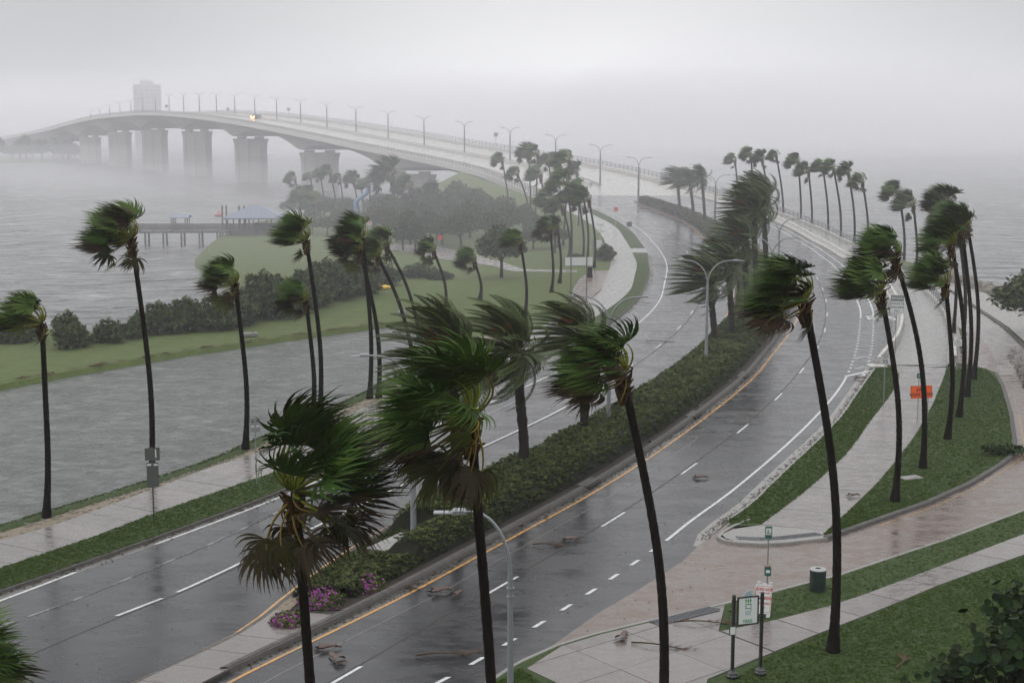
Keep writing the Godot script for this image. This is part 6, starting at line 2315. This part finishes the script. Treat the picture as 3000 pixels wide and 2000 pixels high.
func bay_rail() -> void:
	# the white traffic wall and the grey railing on the bay side, from the near end to the bridge
	var w := thing("traffic_wall", "long white concrete traffic wall curving between the road and the bay walk", "wall", Vector3.ZERO)
	var mb := MB.new()
	band(mb, KERB_R, -.34, .0, KERB_R, -.12, .32, 117.2, 318)
	band(mb, KERB_R, -.12, .32, KERB_R, .06, .84, 117.2, 318)
	band(mb, KERB_R, .06, .84, KERB_R, .34, .84, 117.2, 318)
	band(mb, KERB_R, .34, .84, KERB_R, .42, .0, 117.2, 318)
	var x := along(KERB_R, 117.2)
	mb.quad(P(x - .34, 117.2, 0), P(x + .42, 117.2, 0), P(x + .34, 117.2, .84), P(x + .06, 117.2, .84))
	put("body", mb, M.barrier_concrete, w)
	mb = MB.new()
	mb.bevel_box(P(x - .1, 116.6, .1), Vector3(1.5, .34, 1.2), .05)
	put("end_block", mb, M.barrier_concrete, w)
	mb = MB.new()
	stripe_into(mb, KERB_R, -.62, .28, 120, 300, .014)
	put("wall_foot", mb, M.gutter, w)
	var r := thing("bay_railing", "grey steel railing on a low wall along the bay side of the walk", "railing", Vector3.ZERO)
	mb = MB.new()
	wall_strip(mb, RAIL_R, -.12, .3, .38, 116.4, 318)
	put("plinth", mb, M.barrier_concrete, r)
	for y in [.68, 1.02, 1.38]:
		mb = MB.new()
		band(mb, RAIL_R, -.03, y, RAIL_R, .07, y, 116.4, 318)
		band(mb, RAIL_R, -.03, y - .08, RAIL_R, -.03, y, 116.4, 318)
		band(mb, RAIL_R, .07, y, RAIL_R, .07, y - .08, 116.4, 318)
		put("rail", mb, M.rail_steel, r)
	var d := 116.5
	while d < 300:
		mb = MB.new()
		mb.box(P(along(RAIL_R, d) + .02, d, slope_at(d) + .88), Vector3(.09, 1.05, .09))
		put("post", mb, M.rail_steel, r)
		d += 2.05
	# balustrade at the near end
	var bl := thing("balustrade", "short white balustrade at the near end of the bay railing", "railing", Vector3.ZERO)
	for k in 12:
		mb = MB.new()
		var dd := 117.0 + k * .9
		mb.box(P(along(RAIL_R, dd) + .45, dd, .5), Vector3(.13, .9, .13))
		put("baluster", mb, M.barrier_concrete, bl)
	mb = MB.new()
	wall_strip(mb, RAIL_R, .34, .24, .14, 116.6, 127.4, 2.0, .9)
	wall_strip(mb, RAIL_R, .34, .24, .14, 116.6, 127.4, 2.0, .02)
	put("coping", mb, M.barrier_concrete, bl)

# ---------------------------------------------------------------- storm debris

func boot_mesh() -> ArrayMesh:
	var mb := MB.new()
	var n := 7
	for k in n:
		for j in 6:
			var q := []
			for o in [[0, 0], [1, 0], [1, 1], [0, 1]]:
				var u := float(k + o[0]) / n
				var v := -1.0 + 2.0 * float(j + o[1]) / 6
				var w := .20 * (1.0 - .72 * u) + .03
				var a := v * 2.0
				q.append(Vector3(u * .72 - .25, .02 + .12 * (1 + cos(a)) * (1 - .6 * u) + .10 * u * u, sin(a) * w * (1.0 + .2 * sin(u * 9.0))))
			mb.quad(q[0], q[1], q[2], q[3])
	mb.tube([Vector3(.4, .1, 0), Vector3(.55, .09, .02), Vector3(.68, .05, .02)], [.05, .04, .03], 5)
	for k in 14:
		var a := -1.2 + k * .17
		mb.tri(Vector3(-.25, .05, sin(a) * .18 - .02), Vector3(-.25, .09, sin(a) * .18 + .02), Vector3(-.45 - .1 * sin(k * 2.3), .03, sin(a) * .3))
	return mb.done()

func fallen_frond(long: bool) -> MB:
	var mb := MB.new()
	mb.col = Color(.055, .032, .018)
	var pts := []
	var rad := []
	for k in 9:
		var t := k / 8.0
		pts.append(Vector3(-1.1 + t * 2.2 * (1.2 if long else .7), .05 + .08 * sin(t * 5.0), .22 * sin(t * 3.0)))
		rad.append(lerpf(.038, .010, t))
	mb.tube(pts, rad, 5)
	for k in 46:
		var t := rng.randf_range(.45, 1.0)
		var i := int(t * 7.99)
		var p: Vector3 = pts[i]
		var d := Vector3(rng.randf_range(.4, 1), rng.randf_range(-.05, .16), rng.randf_range(-.8, .8)).normalized() * rng.randf_range(.25, .7)
		mb.col = Color(.03, .018, .011).lerp(Color(.075, .042, .022), rng.randf())
		var w := d.cross(Vector3.UP).normalized() * .018
		mb.tri(p - w, p + w, p + d)
	return mb

func debris() -> void:
	rng.seed = 88
	var G := "brown palm boots torn off by the storm"
	var boot := boot_mesh()
	var first: Node3D = null
	var spots := [["brown palm boot on the right carriageway before the concrete nose, upper of two", -7.2, 52.4, .2], ["brown palm boot with frayed edge, lower of two near the nose", -6.6, 51.2, 2.2], ["dark boot with a trailing fibre beside the near yellow line", -3.2, 59.1, .4], ["small boot just right of the trailing one", -2.4, 58.7, 1.0], ["square brown boot beside the long white dash", 2.8, 66.9, 0.0], ["reddish boot lying across the right yellow line", .2, 69.2, .6],
		["brown boot at the edge of the near paved corner", 4.3, 53.1, 1.2], ["brown boot lying on the island walk", 18.4, 74.7, .3], ["flat brown boot alone on the right lane, upper middle", 10.7, 79.2, .1], ["dark boot in the right shoulder before the chevron", 27.6, 111.2, .2], ["dark boot in the median gutter beside the seam", 8.9, 88.0, .8], ["boot in the gutter further along the median wall", 18.6, 113.5, .9], ["boot against the median wall, middle of three", 13.4, 99.8, .9], ["reddish boot against the median wall in the distance", 17.0, 109.5, 1.1], ["curled boots heaped at the near kerb by the lamp", -.7, 47.8, 1.0], ["boot on the gutter at the first bend of the median wall", 4.4, 78.0, .7]]
	for k in spots.size():
		var q: Array = spots[k]
		var t := thing("palm_boot", q[0], "palm debris", P(q[1], q[2], .03 if k != 6 and k != 7 else .16), q[3], G)
		t.scale = Vector3.ONE * rng.randf_range(.7, 1.0)
		put("sheath", boot, M.boot_brown, t)
	G = "dead palm fronds lying about"
	var fr := [["dead frond lying along the right yellow line by the nose", -10.0, 52.3, .25, true, .03], ["long dry frond stalk on the near right lane", -2.6, 51.9, .25, true, .03], ["dry frond beside the square boot on the right lane", 2.1, 66.2, .1, false, .03], ["dry frond with fibres after the trailing boot", -4.4, 59.9, -.6, false, .03], ["dead frond lying on the median edge of the left carriageway", -6.0, 70.6, .0, true, .2], ["dead frond lying on the near paved corner behind the trunk", 5.7, 52.4, -.2, true, .17], ["reddish fan leaf lying on the near lawn", 14.6, 51.1, 1.2, false, .14], ["broken branch along the tactile strip of the corner", 7.6, 55.0, .1, true, .18],
		["dead frond across the left carriageway edge line", 8.6, 122, .05, true, .03], ["thin dead frond on the left carriageway, middle", 13.6, 131, .0, true, .03], ["dead frond by the left kerb where the walk bends", 21.4, 203, .0, true, .03], ["leaf debris at the left kerb before the plaza", 14.5, 160, .3, true, .03]]
	for q in fr:
		var t := thing("fallen_frond", q[0], "palm debris", P(q[1], q[2], q[5]), q[3], G)
		put("stalk", fallen_frond(q[4]), M.palm_stalk, t)
	# a torn green branch on the island kerb
	var br := thing("fallen_branch", "green leafy branch fallen over the island kerb", "branch", P(30.4, 85.0, .2), .2)
	var mb := MB.new()
	clump_crown(mb, [[0, .2, 0, .8, .4], [-.9, .25, .2, .6, .4], [-1.6, .4, .3, .45, .4], [1.0, .1, -.2, .5, .4]], 420, .2, Color(.014, .026, .01), Color(.04, .06, .02), Vector3.LEFT)
	put("leaves", mb, M.foliage, br)
	mb = MB.new()
	mb.tube([Vector3(1.6, .1, -.3), Vector3(0, .15, 0), Vector3(-1.9, .4, .3)], [.05, .035, .01], 6)
	put("stem", mb, M.grey_bark, br)
	# leaf litter, too small to count
	var flake := MB.new()
	flake.tri(Vector3(-.06, 0, -.015), Vector3(.0, .02, .03), Vector3(.07, .005, 0))
	flake.tri(Vector3(-.06, 0, -.015), Vector3(.07, .005, 0), Vector3(.01, .015, -.03))
	var where := []
	var cols := []
	var drop := func(x: float, d: float, y: float, s: float, dark: bool) -> void:
		where.append(Transform3D(Basis(Vector3.UP, rng.randf() * TAU).scaled(Vector3.ONE * s * rng.randf_range(.5, 1.6)), P(x, d, y)))
		cols.append(Color(.012, .014, .008).lerp(Color(.05, .04, .022), rng.randf()) if dark else Color(.25, .22, .15))
	for i in 1100:
		var d := 67.0 + rng.randf() * 50
		drop.call(along(KERB_R, d) - absf(rng.randfn()) * .25 - .03, d, .02, 1.0, true)
	for i in 1500:
		var d := 50 + rng.randf() * 120
		drop.call(along(MEDIAN_R, d) + absf(rng.randfn()) * .22 + .05, d, .02, 1.1, true)
	for i in 1300:
		var d := 50 + rng.randf() * 170
		drop.call(along(KERB_L, d) + absf(rng.randfn()) * .3 + .05, d, .02, 1.2, true)
	for i in 1500:
		var d := 50 + rng.randf() * 90
		drop.call(lerpf(along(KERB_L, d), along(KERB_R, d), rng.randf()), d, .02, .7, true)
	for i in 260:
		drop.call(rng.randf_range(5, 30), rng.randf_range(50, 75), .16, .35, false)
	for i in 2600:
		var t := rng.randf()
		var p := walk_point([[31.5, 84], [33.2, 88], [36.2, 97], [39.2, 107], [41.4, 115], [43, 122], [45.5, 128]], t)
		drop.call(p.x + absf(rng.randfn()) * 1.1, p.y, .03, 1.9 * (1 - t) + .7, true)
	scatter("leaf_litter", flake.done(), M.foliage, where, cols, "small torn leaves washed along the kerbs and roads", "leaf litter")
	# wrack line on the spit
	where = []
	cols = []
	for i in 1500:
		var p := walk_point([[-41, 109], [-37.2, 114.5], [-30.1, 125.1], [-25, 131], [-20.1, 136.6], [-13, 144]], rng.randf())
		var heap := sin(p.x * 3.1) * sin(p.x * 1.3)
		if heap > -.2:
			where.append(Transform3D(Basis(Vector3.UP, rng.randf() * TAU).scaled(Vector3.ONE * rng.randf_range(.8, 2.8) * (.6 + heap)), P(p.x + rng.randfn() * .18, p.y + .6 + rng.randfn() * .25, -.02)))
			cols.append(Color(.04, .022, .014).lerp(Color(.10, .055, .035), rng.randf()))
	scatter("wrack_line", flake.done(), M.foliage, where, cols, "brown wrack washed up along the spit's edge", "wrack")
	# rocks at the shore on the right
	var rk := thing("shore_rocks", "brown riprap rocks along the bay shore at the right", "rocks", Vector3.ZERO)
	mb = MB.new()
	for i in 420:
		var t := rng.randf()
		var p := walk_point([[56.8, 196], [57.6, 178], [59.2, 164], [66, 160], [84, 156]], t)
		var r := rng.randf_range(.4, 1.0)
		var basis := Basis(Vector3(rng.randfn(), rng.randfn(), rng.randfn()).normalized(), rng.randf() * TAU)
		mb.bevel_box(P(p.x + rng.randf_range(-1.4, 1.8), p.y + rng.randf_range(-1.5, 2.0), rng.randf_range(-.9, .15)), Vector3(r * 1.5, r, r * 1.2), r * .3, basis)
	put("rock", mb, M.rock, rk).set_meta("kind", "stuff")
	tag(rk, "brown riprap rocks along the bay shore at the right", "rocks", "", "stuff")

# ---------------------------------------------------------------- far away, and the air

func far_things() -> void:
	rng.seed = 99
	var t := thing("tower_block", "hazy apartment tower rising behind the bridge crest", "building", P(-276, 1090, 0), .3)
	var mb := MB.new()
	mb.box(Vector3(0, 24, 0), Vector3(20, 52, 14))
	put("wall", mb, M.tower_wall, t)
	mb = MB.new()
	mb.box(Vector3(0, 51.0, 0), Vector3(10, 2.6, 9))
	mb.lathe(Vector3(0, 52.2, 0), [[4.6, 0], [4.3, 1.0], [2.8, 1.7], [0, 1.9]], 16)
	put("roof_house", mb, M.tower_wall, t)
	for k in 16:
		mb = MB.new()
		var y := 2.5 + k * 2.95
		mb.box(Vector3(0, y, 7.35), Vector3(20.2, .5, .9))
		put("balcony", mb, M.barrier_concrete, t)
		for j in 5:
			mb = MB.new()
			mb.box(Vector3(-8 + j * 4.0, y + 1.45, 7.02), Vector3(2.9, 1.9, .12))
			put("window", mb, M.tower_glass, t)
	var isl := MB.new()
	poly(isl, [[-420, 850], [-330, 838], [-285, 842], [-262, 852], [-255, 880], [-300, 940], [-420, 960]], -1.4, 1.2, 3)
	tag(put("far_shore", isl, M.lawn), "faint wooded islet at the far end of the bridge", "islet", "", "structure")
	var kinds := [tree_kind(0), tree_kind(1), tree_kind(2)]
	var places := ["first at the left picture edge", "second from the left", "third from the left", "fourth from the left", "fifth from the left", "sixth from the left", "seventh from the left", "eighth from the left", "ninth from the left", "tenth from the left", "eleventh from the left", "twelfth, nearest to the bridge end"]
	for k in 12:
		plant(kinds[k % 3], "far_tree", "faint tree on the wooded islet, %s" % places[k], "tree", "trees on the far islet", P(-312 + k * 4.9 + rng.randf_range(-1, 1), 858 + rng.randf_range(0, 14), -1.6), rng.randf_range(1.7, 2.3) - k * .04, rng.randf() * TAU)
	for k in kinds:
		k.free()

func mist() -> void:
	# spray torn off the bay, and drifts of rain in the park
	var banks := [[0, 28, -1340, 5200, 60, 2500, .00055, true], [0, 28, -1620, 5200, 58, 1900, .00025, true], [0, 27, -1760, 5200, 56, 1740, .0016, true], [1320, 27, -1170, 2550, 56, 1640, .0008, true], [-20, 10, -250, 120, 34, 190, .0011, false], [-190, 1, -740, 600, 18, 520, .0010, false], [-60, 2, -470, 260, 12, 180, .0012, false]]
	for q in banks:
		var f := FogVolume.new()
		f.name = numbered("spray_mist")
		f.shape = RenderingServer.FOG_VOLUME_SHAPE_BOX if q[7] else RenderingServer.FOG_VOLUME_SHAPE_ELLIPSOID
		f.size = Vector3(q[3], q[4], q[5])
		f.position = Vector3(q[0], q[1], q[2])
		var m := FogMaterial.new()
		m.density = q[6]
		m.albedo = Color(.98, .97, .99)
		f.material = m
		add_child(f)
		tag(f, "drifting spray over the water", "mist", "", "stuff")
